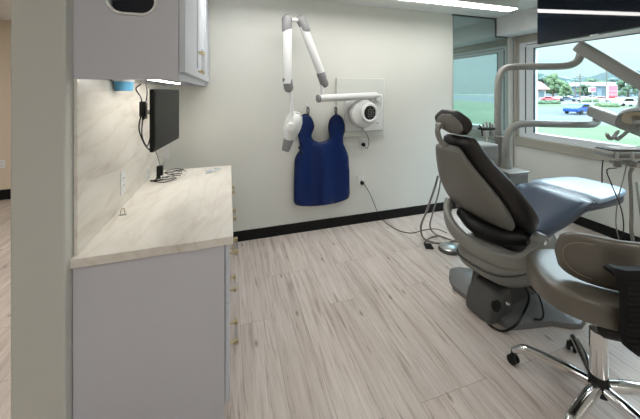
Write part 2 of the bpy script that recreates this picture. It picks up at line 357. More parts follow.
ring.rings([[V((p[0], Y0-.001, p[1])) for p in ro], [V((p[0]*.97+ccx*.03, Y0-.009, p[1]*.97+ccz*.03)) for p in ro], [V((p[0], Y0-.007, p[1])) for p in ri], [V((p[0], Y0+.02, p[1])) for p in ri]], cap=False)
ring.build('opening_rim', 'white', uc)
MB().box((ox0-.02, Y0+.02, oz-.03), (ox1+.02, Y0+.14, oz+H+.01)).build('opening_liner', mat('dark_glossy_liner', (.004, .006, .014), .15), uc, bevel=.01)
dy = [Y0+.002, 2.09, 2.72, YE]
for i in range(3):
    y0, y1 = dy[i], dy[i+1]-.004; x0 = UX+.002
    r = .06
    d = MB().box((x0, y0, UD), (x0+.02, y1, UT)).box((x0+.019, y0, UD), (x0+.026, y0+r, UT)).box((x0+.019, y1-r, UD), (x0+.026, y1, UT)).box((x0+.019, y0+r-.001, UD), (x0+.026, y1-r+.001, UD+r)).box((x0+.019, y0+r-.001, UT-r), (x0+.026, y1-r+.001, UT))
    do = d.build('door', 'door', uc, bevel=.0015)
    if i == 2: continue
    hy = y1-.045 if i % 2 == 0 else y0+.045
    hz0, hz1 = UD+.04, UD+.165
    for z in (hz0, hz1): MB().cyl((x0+.026, hy, z), (x0+.050, hy, z), .005, n=10).build('handle_post', 'brass', do)
    for z in (hz0, hz1): MB().box((x0+.043, hy-.008, z-.009), (x0+.060, hy+.008, z+.009)).build('handle_clamp', 'brass', do, bevel=.001)
    MB().cyl((x0+.052, hy, hz0-.02), (x0+.052, hy, hz1+.02), .007, n=12).build('pull_bar', 'acrylic', do)
ul = thing('under_cabinet_light', 'slim lit lamp bar fixed under the upper cabinet', 'light', (-.40, 2.3, UZ+.03))
MB().box((-.42, Y0+.15, UZ+.012), (-.38, YE-.55, UZ+.029)).build('housing', 'white', ul)
MB().box((-.417, Y0+.16, UZ+.009), (-.383, YE-.56, UZ+.012)).build('lamp_strip', emitter('warm_lamp_strip', (1, .95, .87), 20), ul, smooth=False)
# blue cup under the cabinet
c = at(124, 85, Y=1.86); zb = at(124, 91, Y=1.86).z
cu = thing('cup_dispenser', 'light blue plastic cup hanging under the upper cabinet', 'cup', (c.x, c.y, zb))
MB().lathe([(.0, 0), (.040, 0), (.043, .002), (.048, .058), (.043, .058), (.036, .006), (0, .006)], (c.x, c.y, zb), n=28).build('cup', 'blue', cu)
MB().lathe([(.050, .052), (.054, .052), (.054, UZ+.028-zb), (.050, UZ+.028-zb)], (c.x, c.y, zb), n=28).build('holder_ring', 'white', cu)
# ---------------------------------------------------------------- monitor and cables
n1 = at(154, 89, D=1.44); n2 = at(179.5, 89, D=1.44*1.30)
zt, zb = at(152, 89, D=1.44).z, at(152, 152.5, D=1.44).z
d = V((n2.x-n1.x, n2.y-n1.y, 0)); Lm = d.length; d.normalize(); nr = V((d.y, -d.x, 0))   # screen normal towards +X
mo = thing('monitor', 'black flat monitor on a wall arm under the upper cabinet', 'monitor', ((n1.x+n2.x)/2, (n1.y+n2.y)/2, zb))
o = V((n1.x, n1.y, (zt+zb)/2)); hh = zt-zb; Z = V((0, 0, 1))
mb = MB(); mb.prism([(0, -hh/2), (Lm, -hh/2), (Lm, hh/2), (0, hh/2)], o-nr*.022, d, Z, nr*.02); mb.prism([(.06, -hh/2+.05), (Lm-.06, -hh/2+.05), (Lm-.06, hh/2-.05), (.06, hh/2-.05)], o-nr*.04, d, Z, nr*.019)
mb.build('housing', 'blackpl', mo, bevel=.004)
MB().prism([(.012, -hh/2+.022), (Lm-.012, -hh/2+.022), (Lm-.012, hh/2-.012), (.012, hh/2-.012)], o-nr*.0015, d, Z, nr*.0025).build('screen', 'monscreen', mo, smooth=False)
mc = o+d*Lm/2
am = MB(); wallp = V((XL+.022, mc.y+.62, mc.z)); am.cyl(mc-nr*.035, wallp, .014); am.box((XL+.0165, mc.y+.58, mc.z-.06), (XL+.026, mc.y+.66, mc.z+.06)); am.build('wall_arm', 'blackpl', mo)
pb = at(160, 178, Z=CT)
def cord(name, pts, r, m, label, cat='cable', group=None, n=8):
    o = MB().tube(pts, r, n=n).build(name, m); return tag(o, label, cat, group)
k1 = V((XL+.06, 1.86, UZ+.02)); q_ = lambda x, y, z: V((x, y, z))
b0 = n1+V((-.045, 0, 0))
def mc_(px, py, D): return at(px, py, D=D)
cb1 = [mc_(141, 84, 1.62), mc_(136, 89, 1.60), mc_(141, 98, 1.56), mc_(142, 110, 1.55), mc_(139, 128, 1.53), mc_(144, 143, 1.50), mc_(150, 150, 1.48), mc_(152, 146, 1.5)]
cord('cable', cb1, .0035, 'blackpl', 'black cable looping out beside the monitor from the cabinet', group='cables behind the monitor')
cb2 = [mc_(146, 84, 1.68), mc_(147, 95, 1.62), mc_(143, 118, 1.58), mc_(142, 135, 1.56), mc_(147, 146, 1.53), mc_(151, 135, 1.52)]
cord('cable', cb2, .003, 'blackpl', 'black cable hanging closest behind the monitor', group='cables behind the monitor')
ad = thing('power_adapter', 'small black power brick hanging in the cables by the monitor', 'adapter', mc_(143, 109, 1.57))
p = mc_(143, 109, 1.575); MB().box((p.x-.016, p.y-.014, p.z-.042), (p.x+.016, p.y+.014, p.z+.042)).build('case', 'blackpl', ad, bevel=.005)
MB().cyl(p+V((0, 0, -.042)), p+V((0, 0, -.062)), .007, .004).build('strain_relief', 'blackpl', ad)
# box and cable tangle at the far end of the worktop
sp = thing('splitter_box', 'small upright black box among the cables on the worktop', 'box', (pb.x, pb.y, CT))
MB().box((pb.x-.022, pb.y-.018, CT+.002), (pb.x+.022, pb.y+.018, CT+.098)).build('case', 'blackpl', sp, bevel=.004)
MB().box((pb.x-.026, pb.y-.022, CT), (pb.x+.026, pb.y+.022, CT+.006)).build('foot', 'blackpl', sp)
tag(MB().tube([V((pb.x+.0, pb.y, CT+.102)), at(158, 158, D=2.05), at(155, 150, D=1.9), mc_(153, 148, 1.55)], .0025, n=6).build('cable', 'hose'), 'thin grey cable rising from the small black box to the monitor', 'cable')
def tangle(cx, cy, n, r, seed, rc, m, label):
    rd = random.Random(seed); pts = []
    for i in range(n):
        a = i*1.35+rd.random()*.5; rr = r*(.45+.6*rd.random())
        pts.append(V((cx+rr*1.25*math.cos(a), cy+rr*.8*math.sin(a), CT+rc+.002+rd.random()*.035)))
    return tag(MB().tube(pts, rc, n=6).build('cable', m), label, 'cable', 'cables on the worktop')
ta = at(166, 181, Z=CT); tb = at(178, 172, Z=CT)
tangle(ta.x, ta.y, 12, .085, 1, .0032, 'blackpl', 'tangled black cable lying at the foot of the small black box')
tangle(tb.x-.02, tb.y-.06, 12, .08, 2, .0028, 'blackpl', 'coiled black cable on the worktop right of the small black box')
tangle(ta.x+.05, ta.y+.05, 9, .085, 3, .0028, 'white', 'loose white cable lying among the black ones')
pk = at(214, 172, Z=CT)
pw = MB(); rd = random.Random(4)
for i in range(5):
    a = rd.random()*3; pw.box((-.03, -.012, 0), (.03, .012, .006), Matrix.Translation(pk+V((rd.uniform(-.05, .05), rd.uniform(-.02, .01), .001+i*.005))) @ Euler((0, rd.uniform(-.15, .15), a)).to_matrix().to_4x4())
tag(pw.build('plastic_wrapper', mat('clear_wrapper', (.6, .66, .72), .15, spec=.8), bevel=.001), 'crumpled clear plastic packet at the far end of the worktop', 'packet')
cl = at(123, 215, Z=CT)
cp = thing('cable_clip', 'tiny brass clip lying on the worktop by the backsplash', 'clip', (cl.x, cl.y, CT))
MB().tube([cl+V((-.012, 0, .003)), cl+V((-.010, .005, .03)), cl+V((.004, .004, .034)), cl+V((.010, 0, .006))], .0018, n=6).build('wire', 'brass', cp)
MB().box((cl.x-.018, cl.y-.006, CT), (cl.x+.018, cl.y+.006, CT+.004)).build('foot', 'steel', cp)
# ---------------------------------------------------------------- outlets
def outlet(c, ax, nrm, label, w_=.075, h_=.118, gang=1, m='white', plugs=True):
    """c centre, ax horizontal axis, nrm outward"""
    c, ax, nrm = V(c), V(ax), V(nrm); o = thing('wall_outlet', label, 'outlet', c)
    MB().prism(rrect(w_, h_, .006), c, ax, (0, 0, 1), nrm*.006).build('cover_plate', m, o, bevel=.001)
    for s_ in (-1, 1):
        r = MB().prism(rrect(.034, .030, .010), c+nrm*.006+V((0, 0, s_*.021)), ax, (0, 0, 1), nrm*.002).build('socket', 'white', o)
        sl = MB()
        for k in (-1, 1): sl.prism([(-.0015, -.005), (.0015, -.005), (.0015, .005), (-.0015, .005)], c+nrm*.008+ax*k*.0065+V((0, 0, s_*.021+.002)), ax, (0, 0, 1), nrm*.0006)
        sl.build('slots', 'darkgrey', r, smooth=False)
    return o
oc1 = at(361, 180.5, Y=YB-.001); outlet(oc1, (1, 0, 0), (0, -1, 0), 'white wall outlet low beside the apron with a black plug')
oc2 = at(363, 143, Y=YB-.001); outlet(oc2, (1, 0, 0), (0, -1, 0), 'white wall outlet just below the round white wall unit')
o3 = at(122.5, 182, X=XL+.017); outlet(o3, (0, 1, 0), (1, 0, 0), 'white outlet plate set in the marble backsplash', h_=.14)
o4 = at(147.5, 175, X=XL+.017); outlet(o4, (0, 1, 0), (1, 0, 0), 'pale outlet plate in the backsplash by the cable tangle')
o5 = at(2, 164, Y=YH-.001); outlet(o5, (1, 0, 0), (0, -1, 0), 'white outlet on the beige hallway wall', .08, .12)
st = MB().box((at(164, 150, Y=YB).x, YB-.012, .93), (at(169.5, 150, Y=YB).x, YB-.0005, 1.65)).build('cable_raceway', 'white', bevel=.002)
tag(st, 'white vertical cable cover strip on the wall behind the worktop', 'cable cover')
# plugs + cords
def plug(p, label, pts, r=.004):
    o = thing('plugged_cable', label, 'cable', p)
    MB().lathe([(.0, 0), (.020, 0), (.024, .004), (.024, .024), (.014, .036), (0, .036)], p, (0, -1, 0), 14).build('plug', 'blackpl', o)
    MB().tube(pts, r, n=8).build('cable', 'blackpl', o)
p = oc1+V((.004, -.009, -.022))
plug(p, 'long thin black cord plugged in by the apron and trailing over the floor',
     [p+V((0, -.034, 0)), p+V((.02, -.05, -.02)), at(371, 196, Y=YB-.05), at(378, 213, Y=YB-.035), at(384, 221, Y=YB-.05), at(391, 226, Z=.012), at(400, 231, Z=.006), at(412, 233, Z=.006), at(424, 230, Z=.006), at(436, 229, Z=.006), at(447, 233, Z=.006)])
p = oc2+V((-.004, -.009, -.016))
plug(p, 'short black cord plugged in below the round wall unit',
     [p+V((0, -.034, 0)), at(367, 148.5, Y=YB-.05), at(369, 141, Y=YB-.04), at(366, 133, Y=YB-.05), at(362, 127.5, Y=YB-.1)], .0035)
# ---------------------------------------------------------------- X-ray unit on the back wall
px_ = lambda x, y, dY: at(x, y, Y=YB-dY)
xr = thing('xray_machine', 'white wall mounted X-ray machine with folded jointed arm', 'X-ray machine', V((at(360, 100, Y=YB).x, YB, 1.0)))
a, b_ = px_(335.5, 78, 0), px_(383, 135, 0)
MB().box((a.x, YB-.035, b_.z), (b_.x, YB-.001, a.z)).build('wall_plate', 'plate', xr, bevel=.006)
a2, b2 = px_(344, 94.5, .035), px_(382, 130, .035)
pc = MB().box((a2.x, YB-.075, b2.z), (b2.x-.01, YB-.0355, a2.z)).build('control_panel', 'xwhite', xr, bevel=.012, seg=3)
for (x, y) in ((348, 102), (378, 101), (378, 122)):
    q = px_(x, y, .078); MB().lathe([(0, 0), (.018, 0), (.018, .006), (.014, .010), (0, .010)], V((q.x, YB-.075, q.z)), (0, -1, 0), 16).build('button', 'white', pc)
cc = px_(365.5, 113.5, .16)
bo = MB().lathe([(0, -.085), (.15, -.085), (.165, -.06), (.165, .0), (.158, .02), (.13, .03), (.09, .03)], V((cc.x-.02, cc.y, cc.z)), (.12, -1, 0), 40).build('round_housing', 'xwhite', xr)
fc = px_(369.5, 112.8, .205)
MB().lathe([(.095, -.012), (.108, -.012), (.112, .012), (.105, .022), (.086, .022), (.08, .008), (.09, -.012)], fc, (.12, -1, 0), 36).build('round_rim', 'white', bo)
gr = MB().lathe([(0, -.01), (.084, -.01), (.084, .006), (0, .010)], fc, (.12, -1, 0), 32).build('speaker_grille', 'blackpl', bo)
dots = MB()
for i in range(-3, 4):
    for j in range(-3, 4):
        if i*i+j*j < 10: dots.lathe([(0, 0), (.006, 0), (.006, .003), (0, .003)], fc+V((i*.02+.001, -.0085, j*.02)), (.12, -1, 0), 6)
dots.build('grille_dots', 'xgrey', gr)
# horizontal arm
h0, h1 = px_(318.5, 98.5, .26), px_(376, 95.5, .13)
ha = MB().cyl(h0, h1, .041, n=24).build('horizontal_arm', 'xwhite', xr, bevel=.004)
dd = (h1-h0).normalized(); MB().cyl(h0-dd*.012, h0+dd*.012, .043, n=24).build('end_cap', 'xgrey', ha)
MB().cyl(px_(372, 96, .15), px_(370, 104, .09), .03).cyl(h1, h1+dd*.05, .018, n=16).build('arm_pivot', 'xwhite', ha)
MB().cyl(px_(322, 95, .26), px_(322, 85, .26), .020, n=18).build('riser', 'xwhite', xr)
j1 = px_(323.5, 80, .26); j2 = px_(303, 26, .32); j3 = px_(301.5, 20, .33); j4 = px_(287, 20, .35); j5 = px_(287.5, 84, .40)
def capsule(a, b, r, r2=None, n=20):
    a, b = V(a), V(b); L = (b-a).length; r2 = r2 or r; prof = []
    for i in range(6): t_ = PI/2*i/5; prof.append((max(r*math.sin(t_), .0005), -r*math.cos(t_)))
    for i in range(6): t_ = PI/2*i/5; prof.append((max(r2*math.cos(t_), .0005), L+r2*math.sin(t_)))
    return MB().lathe(prof, a, b-a, n)
MB().cyl(j1, j2, .043, n=24).build('upper_arm', 'xwhite', xr)
MB().cyl(px_(287.5, 26, .35), j5, .043, n=24).build('lower_arm', 'xwhite', xr)
capsule(px_(321, 74, .265), px_(324.3, 83.5, .255), .048, .046).build('joint_cover', 'xgrey', xr)
capsule(px_(305.5, 29, .32), px_(301, 19.5, .32), .050, .052).build('joint_cover', 'xgrey', xr)
capsule(px_(286.8, 29, .35), px_(287, 19.5, .35), .050, .052).build('joint_cover', 'xgrey', xr)
capsule(px_(287.3, 80, .39), px_(288.6, 88, .395), .048, .046).build('joint_cover', 'xgrey', xr)
MB().cyl(px_(300, 20, .33), px_(287, 20, .35), .020, n=16).build('link', 'xwhite', xr)
MB().tube([px_(291, 90, .40), px_(291.5, 101, .41), px_(291.5, 112, .42), px_(291, 120, .43), px_(290, 126, .44)], [.018, .018, .022, .026], n=16).build('yoke', 'xwhite', xr)
hd = px_(293, 125, .36)
hb = MB(); ax = (px_(288.5, 140, .40)-px_(295.5, 116, .34)).normalized()
prof = [(.0005, -.14), (.055, -.13), (.092, -.10), (.112, -.05), (.115, 0), (.108, .05), (.09, .10), (.065, .145), (.052, .165), (.0005, .165)]
q = V((0, 0, 1)).rotation_difference(ax)
hb.rings([[hd+q @ V((r*math.cos(2*PI*j/32)*1.0, r*math.sin(2*PI*j/32)*.75, z)) for j in range(32)] for r, z in prof])
hbo = hb.build('tube_head', 'xwhite', xr)
MB().lathe([(.0005, .15), (.050, .15), (.050, .16), (.036, .265), (.0005, .265)], hd, ax, 24).build('collimator', 'xgrey', hbo)
MB().lathe([(.0005, 0), (.045, 0), (.045, .02), (.035, .03), (.0005, .03)], px_(290.5, 127, .46), (0, -1, 0), 24).build('hinge_cap', 'white', hbo)
hr = hd+V((.03, -.055, .06))
MB().tube([hr+V((-.035, 0, .04)), hr+V((.0, .0, .06)), hr+V((.035, .01, .03)), hr+V((.05, .02, -.02))], .007, n=8).build('handle', 'xgrey', hbo)
# ---------------------------------------------------------------- lead apron
ap = thing('lead_apron', 'dark blue lead apron hanging on the wall beside the X-ray arm', 'apron', V((at(322, 150, Y=YB).x, YB, .4)))
YA = .06
half = [ (302,116),(306,114.5),(310,117),(312.5,121.5),(313.5,127),(311.5,133),(311,137),(314,141),(320,142.5),(326,141),(330,138),(329.5,133),(328.5,127),(330,120),(333.5,116),(337.5,115),(341.5,118),(344,123.5),(344.5,130),(342.5,137),(342.5,143),(345,149),(347.5,155),(348.5,165),(349,190),(348.6,195),(346,198.5),(333,203),(316,205.5),(300,205),(296,203.5),(295,200),(295,180),(295.5,162),(297.5,155),(301,149.5),(300.5,144),(299,136),(296.5,129),(297.5,121) ]
outl = [px_(x, y, YA) for x, y in half]
def apron_mesh(outl, th):
    import mathutils
    from mathutils.geometry import delaunay_2d_cdt
    pts = [(p.x, p.z) for p in outl]; n0 = len(pts)
    xs = [p[0] for p in pts]; zs = [p[1] for p in pts]
    def inside(x, z):
        c_ = False; j = n0-1
        for i in range(n0):
            (xi, zi), (xj, zj) = pts[i], pts[j]
            if (zi > z) != (zj > z) and x < (xj-xi)*(z-zi)/(zj-zi)+xi: c_ = not c_
            j = i
        return c_
    def md(x, z): return min((x-p[0])**2+(z-p[1])**2 for p in pts)**.5
    inner = []
    x = min(xs)
    while x < max(xs):
        z = min(zs)
        while z < max(zs):
            if inside(x, z) and md(x, z) > .012: inner.append((x, z))
            z += .025
        x += .02
    r = delaunay_2d_cdt([V(p) for p in pts+inner], [], [list(range(n0))], 1, 1e-6)
    P2, faces = r[0], r[2]; cx = sum(xs)/n0
    def yoff(x, z):
        k = min(1, max(0, (1.25-z)/.7)); e_ = md(x, z)
        return -.016*math.sin((x-cx)*24+z*1.5)*k-.012*math.sin((x-cx)*11+1)-.02*min(1, e_/.05)-.018*math.exp(-((x-cx-.01)/.035)**2)*k
    vs = [V((p[0], YB-YA+yoff(p[0], p[1]), p[1])) for p in P2]; m = MB(); m.add(vs, [list(f) for f in faces]); return m, yoff
am_, yo = apron_mesh(outl, .012)
ao = am_.build('body', 'navy', ap); so = ao.modifiers.new('solid', 'SOLIDIFY'); so.thickness = .014; so.offset = 0
edge = [V((p.x, YB-YA+yo(p.x, p.z), p.z)) for p in outl]
MB().tube(edge+[edge[0]], .0095, n=8).build('binding', 'navytrim', ap)
for x in (308, 336):
    MB().tube([px_(x-.5, 115, YA), px_(x-1, 110, YA), px_(x, 106.5, YA-.01), px_(x+1, 110, YA-.01), px_(x+.5, 115, YA)], .006, n=8).build('hanging_loop', 'blackpl', ap)
    hk = thing('wall_hook', 'small white wall hook holding the %s strap of the blue apron' % ('left' if x == 308 else 'right'), 'hook', V((at(x, 106, Y=YB).x, YB, px_(x, 107, YA).z)), group='apron hooks')
    k = px_(x, 107, YA)
    MB().box((k.x-.012, YB-.006, k.z-.01), (k.x+.012, YB-.0005, k.z+.05)).build('plate', 'white', hk, bevel=.003)
    MB().tube([V((k.x, YB-.006, k.z+.02)), V((k.x, YB-.04, k.z-.004)), V((k.x, YB-.06, k.z+.0)), V((k.x, YB-.068, k.z+.02))], .005, n=8).build('prong', 'white', hk)
MB().tube([px_(299, 147, YA+.01), px_(300.5, 150, YA+.05), px_(302, 154, YA+.01)], .012, n=8).build('side_strap', 'navytrim', ap)
# ---------------------------------------------------------------- television
XT = at(537, 20, Y=2.18).x; tz0 = at(537, 44.4, X=XT).z; ty1 = at(537, 20, X=XT).y
TA = math.radians(5.7); te = V((math.sin(TA), math.cos(TA), 0)); tn = V((te.y, -te.x, 0))      # screen edge and outward (window side) direction
P0 = V((XT, ty1, 0)); d5 = FW+RT*((594-CX)/F); sN = (P0.x*d5.y-P0.y*d5.x)/(te.x*d5.y-te.y*d5.x); HW = sN
tz1 = min(CEIL-.03, tz0+2*HW*.575); PC = P0-te*HW
TM = Matrix(((te.x, tn.x, 0, PC.x), (te.y, tn.y, 0, PC.y), (0, 0, 1, 0), (0, 0, 0, 1)))
tv = thing('television', 'large dark wall television hung high in front of the window', 'television', (PC.x, PC.y, tz0))
MB().box((-HW, .002, tz0), (HW, .045, tz1), TM).build('housing', 'blackpl', tv, bevel=.003)
MB().box((-HW+.006, -.001, tz0+.010), (HW-.006, .002, tz1-.006), TM).build('screen', 'screen', tv, smooth=False)
MB().box((-.03, -.003, tz0-.007), (.03, .02, tz0+.003), TM).build('status_light_bar', 'steel', tv, bevel=.002)
MB().box((-.15, .044, tz0+.10), (.15, .075, tz0+.36), TM).box((-.04, .07, tz0+.2), (.04, .11, CEIL-.002), TM).build('mount', 'blackpl', tv, bevel=.003)
# ---------------------------------------------------------------- patient chair
CO = V((2.0, 1.66, 0)); CA = math.radians(5)
def L(x, y, z): return V((CO.x+x*math.cos(CA)-y*math.sin(CA), CO.y+x*math.sin(CA)+y*math.cos(CA), z))
def LD(x, y, z): return L(x, y, z)-L(0, 0, 0)
ch = thing('dental_chair', 'charcoal and taupe reclining dental patient chair by the window', 'dental chair', CO)
YL = LD(0, 1, 0)
def interp(tab, s):
    k = s*(len(tab)-1); i = min(int(k), len(tab)-2); f = k-i
    def g(j): return V(tab[max(0, min(len(tab)-1, j))])
    a, b, c, d = g(i-1), g(i), g(i+1), g(i+2)
    return .5*((2*b)+(c-a)*f+(2*a-5*b+4*c-d)*f*f+(3*b-a-3*c+d)*f**3)
def pad(spine, width, off, th, ex=3.2, n=28, m=36, ends=.06, yc=0):
    """spine: (x, z) list; width list (half); off: offset along the normal; th: half thickness list"""
    mb = MB(); rs = []
    for i in range(n+1):
        s = i/n; p = interp([(a, b, 0) for a, b in spine], s); p2 = interp([(a, b, 0) for a, b in spine], min(1, s+.02)); p1 = interp([(a, b, 0) for a, b in spine], max(0, s-.02))
        t = (p2-p1).normalized(); nv = V((t.y, -t.x))            # normal in xz
        if nv.y < 0: nv = -nv
        w = interp([(a, 0, 0) for a in width], s).x; h = interp([(a, 0, 0) for a in th], s).x
        e = min(s, 1-s)/ends
        if e < 1: k = math.sqrt(max(0, 1-(1-e)**2)); w *= .72+.28*k; h *= max(.05, k)
        c = L(p.x+nv.x*off, yc, p.y+nv.y*off)
        rs.append(sring(c, YL, LD(nv.x, 0, nv.y), w, h, ex, m))
    return mb.rings(rs)
BS = [(-.07, .605), (-.195, .74), (-.33, .92), (-.445, 1.09), (-.535, 1.265)]
back = pad(BS, [.235, .315, .285, .19, .12], .055, [.055, .075, .07, .06, .045], ex=2.7).build('backrest_cushion', 'chairdark', ch, angle=60)
sh = pad([(-.09, .635), (-.20, .745), (-.33, .92), (-.445, 1.09), (-.52, 1.24)], [.16, .25, .235, .16, .095], -.035, [.03, .045, .045, .04, .03], ex=3, yc=.035).build('backrest_shell', 'chairshell', ch, angle=60)
# centre crease of the shell
MB().tube([L(-.27, .10, .77), L(-.39, .10, .93), L(-.50, .08, 1.08), L(-.57, .05, 1.21)], .006, n=8).build('shell_rib', 'chairshell', sh)
# headrest
HS = [(-.50, 1.29), (-.54, 1.35), (-.57, 1.41), (-.585, 1.465)]
hc = pad(HS, [.085, .145, .145, .085], .022, [.03, .036, .034, .026], ex=2.1, ends=.45).build('headrest_cushion', 'chairdark', ch, angle=60)
pad([(-.515, 1.312), (-.542, 1.353), (-.565, 1.40), (-.58, 1.445)], [.055, .10, .10, .055], -.010, [.010, .016, .016, .010], ex=2.1, ends=.45).build('headrest_shell', 'chairshell', hc, angle=60)
hbk = MB().tube([L(-.525, .05, 1.20), L(-.585, .06, 1.255), L(-.61, .06, 1.32), L(-.60, .05, 1.37)], [.022, .018, .018, .018], n=14)
hbk.lathe([(.0005, -.022), (.020, -.022), (.020, .022), (.0005, .022)], L(-.60, .05, 1.36), YL, 18)
hbk.build('headrest_bracket', 'chairbody', ch)
# seat and leg rest
seat = pad([(-.02, .615), (.10, .61), (.30, .66), (.52, .722), (.66, .72)], [.21, .24, .262, .262, .25], .0, [.05, .055, .055, .055, .05], ex=3.4).build('seat_cushion', 'seatsheen', ch, angle=60)
leg = pad([(.60, .715), (.80, .705), (1.0, .695), (1.16, .688), (1.27, .685)], [.252, .248, .235, .22, .175], .0, [.055, .06, .065, .065, .055], ex=3.4, ends=.08).build('legrest_cushion', 'seatsheen', ch, angle=60)
cover = pad([(.68, .722), (.85, .722), (1.0, .718), (1.16, .712), (1.285, .705)], [.258, .255, .243, .228, .185], .022, [.036, .036, .036, .036, .034], ex=3.4, ends=.08)
cv = mat('clear_pale_plastic_film', (.34, .46, .58), .28, spec=.6, bump=.6, bscale=14)
cover.build('toe_cover', cv, leg, angle=60)['label'] = 'pale shiny plastic cover over the foot end'
und = pad([(-.02, .56), (.20, .565), (.5, .655), (.85, .65), (1.12, .635)], [.19, .2, .2, .19, .15], .0, [.03, .035, .03, .02, .015], ex=4)
und.build('seat_frame', 'darkgrey', ch, angle=60)
# yoke and pivots carrying the backrest
yk = [L(-.075, -.28, .61), L(-.14, -.285, .55), L(-.22, -.25, .49), L(-.31, -.13, .475), L(-.35, .02, .50), L(-.36, .16, .56), L(-.30, .27, .62), L(-.24, .30, .70)]
ypts = spline(yk); rs = []
for i, p in enumerate(ypts):
    t = (ypts[min(i+1, len(ypts)-1)]-ypts[max(i-1, 0)]).normalized(); u = t.cross(V((0, 0, 1))).normalized(); wv = u.cross(t)
    rs.append(sring(p, u, wv, .028, .048, 3.5, 20))
yo_ = MB().rings(rs).build('backrest_yoke', 'chairbody', ch)
for s_ in (-1, 1):
    pv = L(-.08, s_*.285, .615)
    q = MB().lathe([(.0005, -.028), (.048, -.028), (.052, -.022), (.052, .022), (.048, .028), (.0005, .028)], pv, YL, 32).build('pivot', 'chairbody', ch)
    MB().lathe([(.0005, 0), (.015, 0), (.015, .006), (.0005, .007)], L(-.077, s_*.314, .617), LD(0, s_, 0), 16).build('pivot_bolt', 'chrome', q)
MB().tube([L(-.10, -.20, .60), L(-.2, -.1, .585), L(-.24, .06, .60), L(-.2, .2, .64)], .06, n=14).build('backrest_hinge_cover', 'blackpl', ch)
MB().rings([sring(L(-.05, 0, z), LD(1, 0, 0), YL, a_, b_, 3.5, 32) for z, a_, b_ in ((.50, .14, .19), (.56, .18, .2), (.58, .17, .19))]).build('seat_mount', 'blackpl', ch)
# lift casting under the seat
def lrings(tab, ex=3.4, n=40):
    return MB().rings([sring(L(cx_, cy_, z), LD(1, 0, 0), YL, a_, b_, ex, n) for z, cx_, cy_, a_, b_ in tab])
body = lrings([(.222, .14, 0, .26, .15), (.232, .12, 0, .32, .18), (.31, .07, 0, .395, .225), (.40, .05, 0, .405, .225), (.445, .06, 0, .39, .22), (.455, .06, 0, .37, .205)])
lb = body.build('lift_housing', 'chairbody', ch, angle=55)
lrings([(.452, .08, 0, .33, .19), (.50, .09, 0, .32, .18), (.515, .09, 0, .29, .16)]).build('upper_housing', 'chairbody', ch, angle=55)
MB().rings([sring(L(.05, 0, .365), LD(1, 0, 0), YL, .412, .230, 3.4, 40), sring(L(.05, 0, .371), LD(1, 0, 0), YL, .412, .230, 3.4, 40)]).build('seam', 'darkgrey', lb)
# lift arm down to the floor
ar = MB(); 
ar.prism([(-.16, .03), (-.20, .12), (-.16, .27), (.16, .28), (.26, .16), (.24, .03)], L(0, -.10, 0), LD(1, 0, 0), (0, 0, 1), LD(0, .24, 0))
ar.build('lift_column', 'darkgrey', ch, bevel=.015)
hp = L(-.29, -.05, 0)
bt = MB().prism([(-.10, .012), (-.105, .05), (-.075, .15), (-.02, .215), (.10, .225), (.15, .012)], L(-.235, -.13, 0), LD(1, 0, 0), (0, 0, 1), LD(0, .2, 0)).build('lift_boot', 'darkgrey', ch, bevel=.018, seg=3)
hole = at(484.5, 298.5, D=1.93); hn = LD(-.35, -1, .25).normalized()
MB().lathe([(.0005, -.02), (.036, -.02), (.040, .0), (.036, .006), (.0005, .006)], L(-.275, -.131, .135), LD(0, -1, 0), 28).build('boot_socket', 'blackpl', bt)
MB().lathe([(.0005, 0), (.014, 0), (.014, .02), (.008, .03), (.0005, .03)], L(-.19, -.13, .14), LD(0, -1, 0), 14).build('hose_fitting', 'chrome', bt)
# base plate
bp_px = [(449, 280), (453, 290), (470, 303), (490, 318), (505, 328), (514, 330.5), (530, 329), (552, 326.5), (572, 329.5), (582, 329), (586, 324)]
bpw = [at(x, y, Z=0) for x, y in bp_px]
far = [V((2.50, 1.42, 0)), V((2.66, 1.62, 0)), V((2.62, 1.86, 0)), V((2.3, 1.92, 0)), V((2.1, 1.98, 0)), V((1.95, 2.08, 0)), V((1.86, 2.08, 0))]
poly = bpw+far; cxy = sum((p for p in poly), V())/len(poly)
r_ = []
for z, k in ((0.0, 1.0), (.022, 1.0), (.034, .985), (.040, .95), (.055, .62), (.075, .36)):
    r_.append([V((cxy.x+(p.x-cxy.x)*k, cxy.y+(p.y-cxy.y)*k, z)) for p in poly])
MB().rings(r_).build('base_plate', 'basegrey', ch, angle=30)
# floor-side cable of the chair
MB().tube([L(.02, -.11, .22), at(529, 296, Y=1.47), at(524, 312, Z=.055), at(516, 325, Z=.045), at(503, 331, Z=.010), at(491, 326, Z=.010), at(486, 319, Z=.02)], .007, n=8).build('base_hose', 'blackpl', ch)
MB().tube([L(.02, -.10, .22), L(.06, -.19, .17), L(.04, -.24, .08), L(.0, -.25, .05), L(-.04, -.23, .05)], .006, n=8).build('base_hose', 'blackpl', ch)
# far-side armrest, seen past the backrest edge
armr = MB().tube([L(-.12, .33, .70), L(-.20, .335, .83), L(-.12, .34, .92), L(.10, .34, .93)], [.03, .026, .028, .03], n=14).build('armrest', 'chairdark', ch)
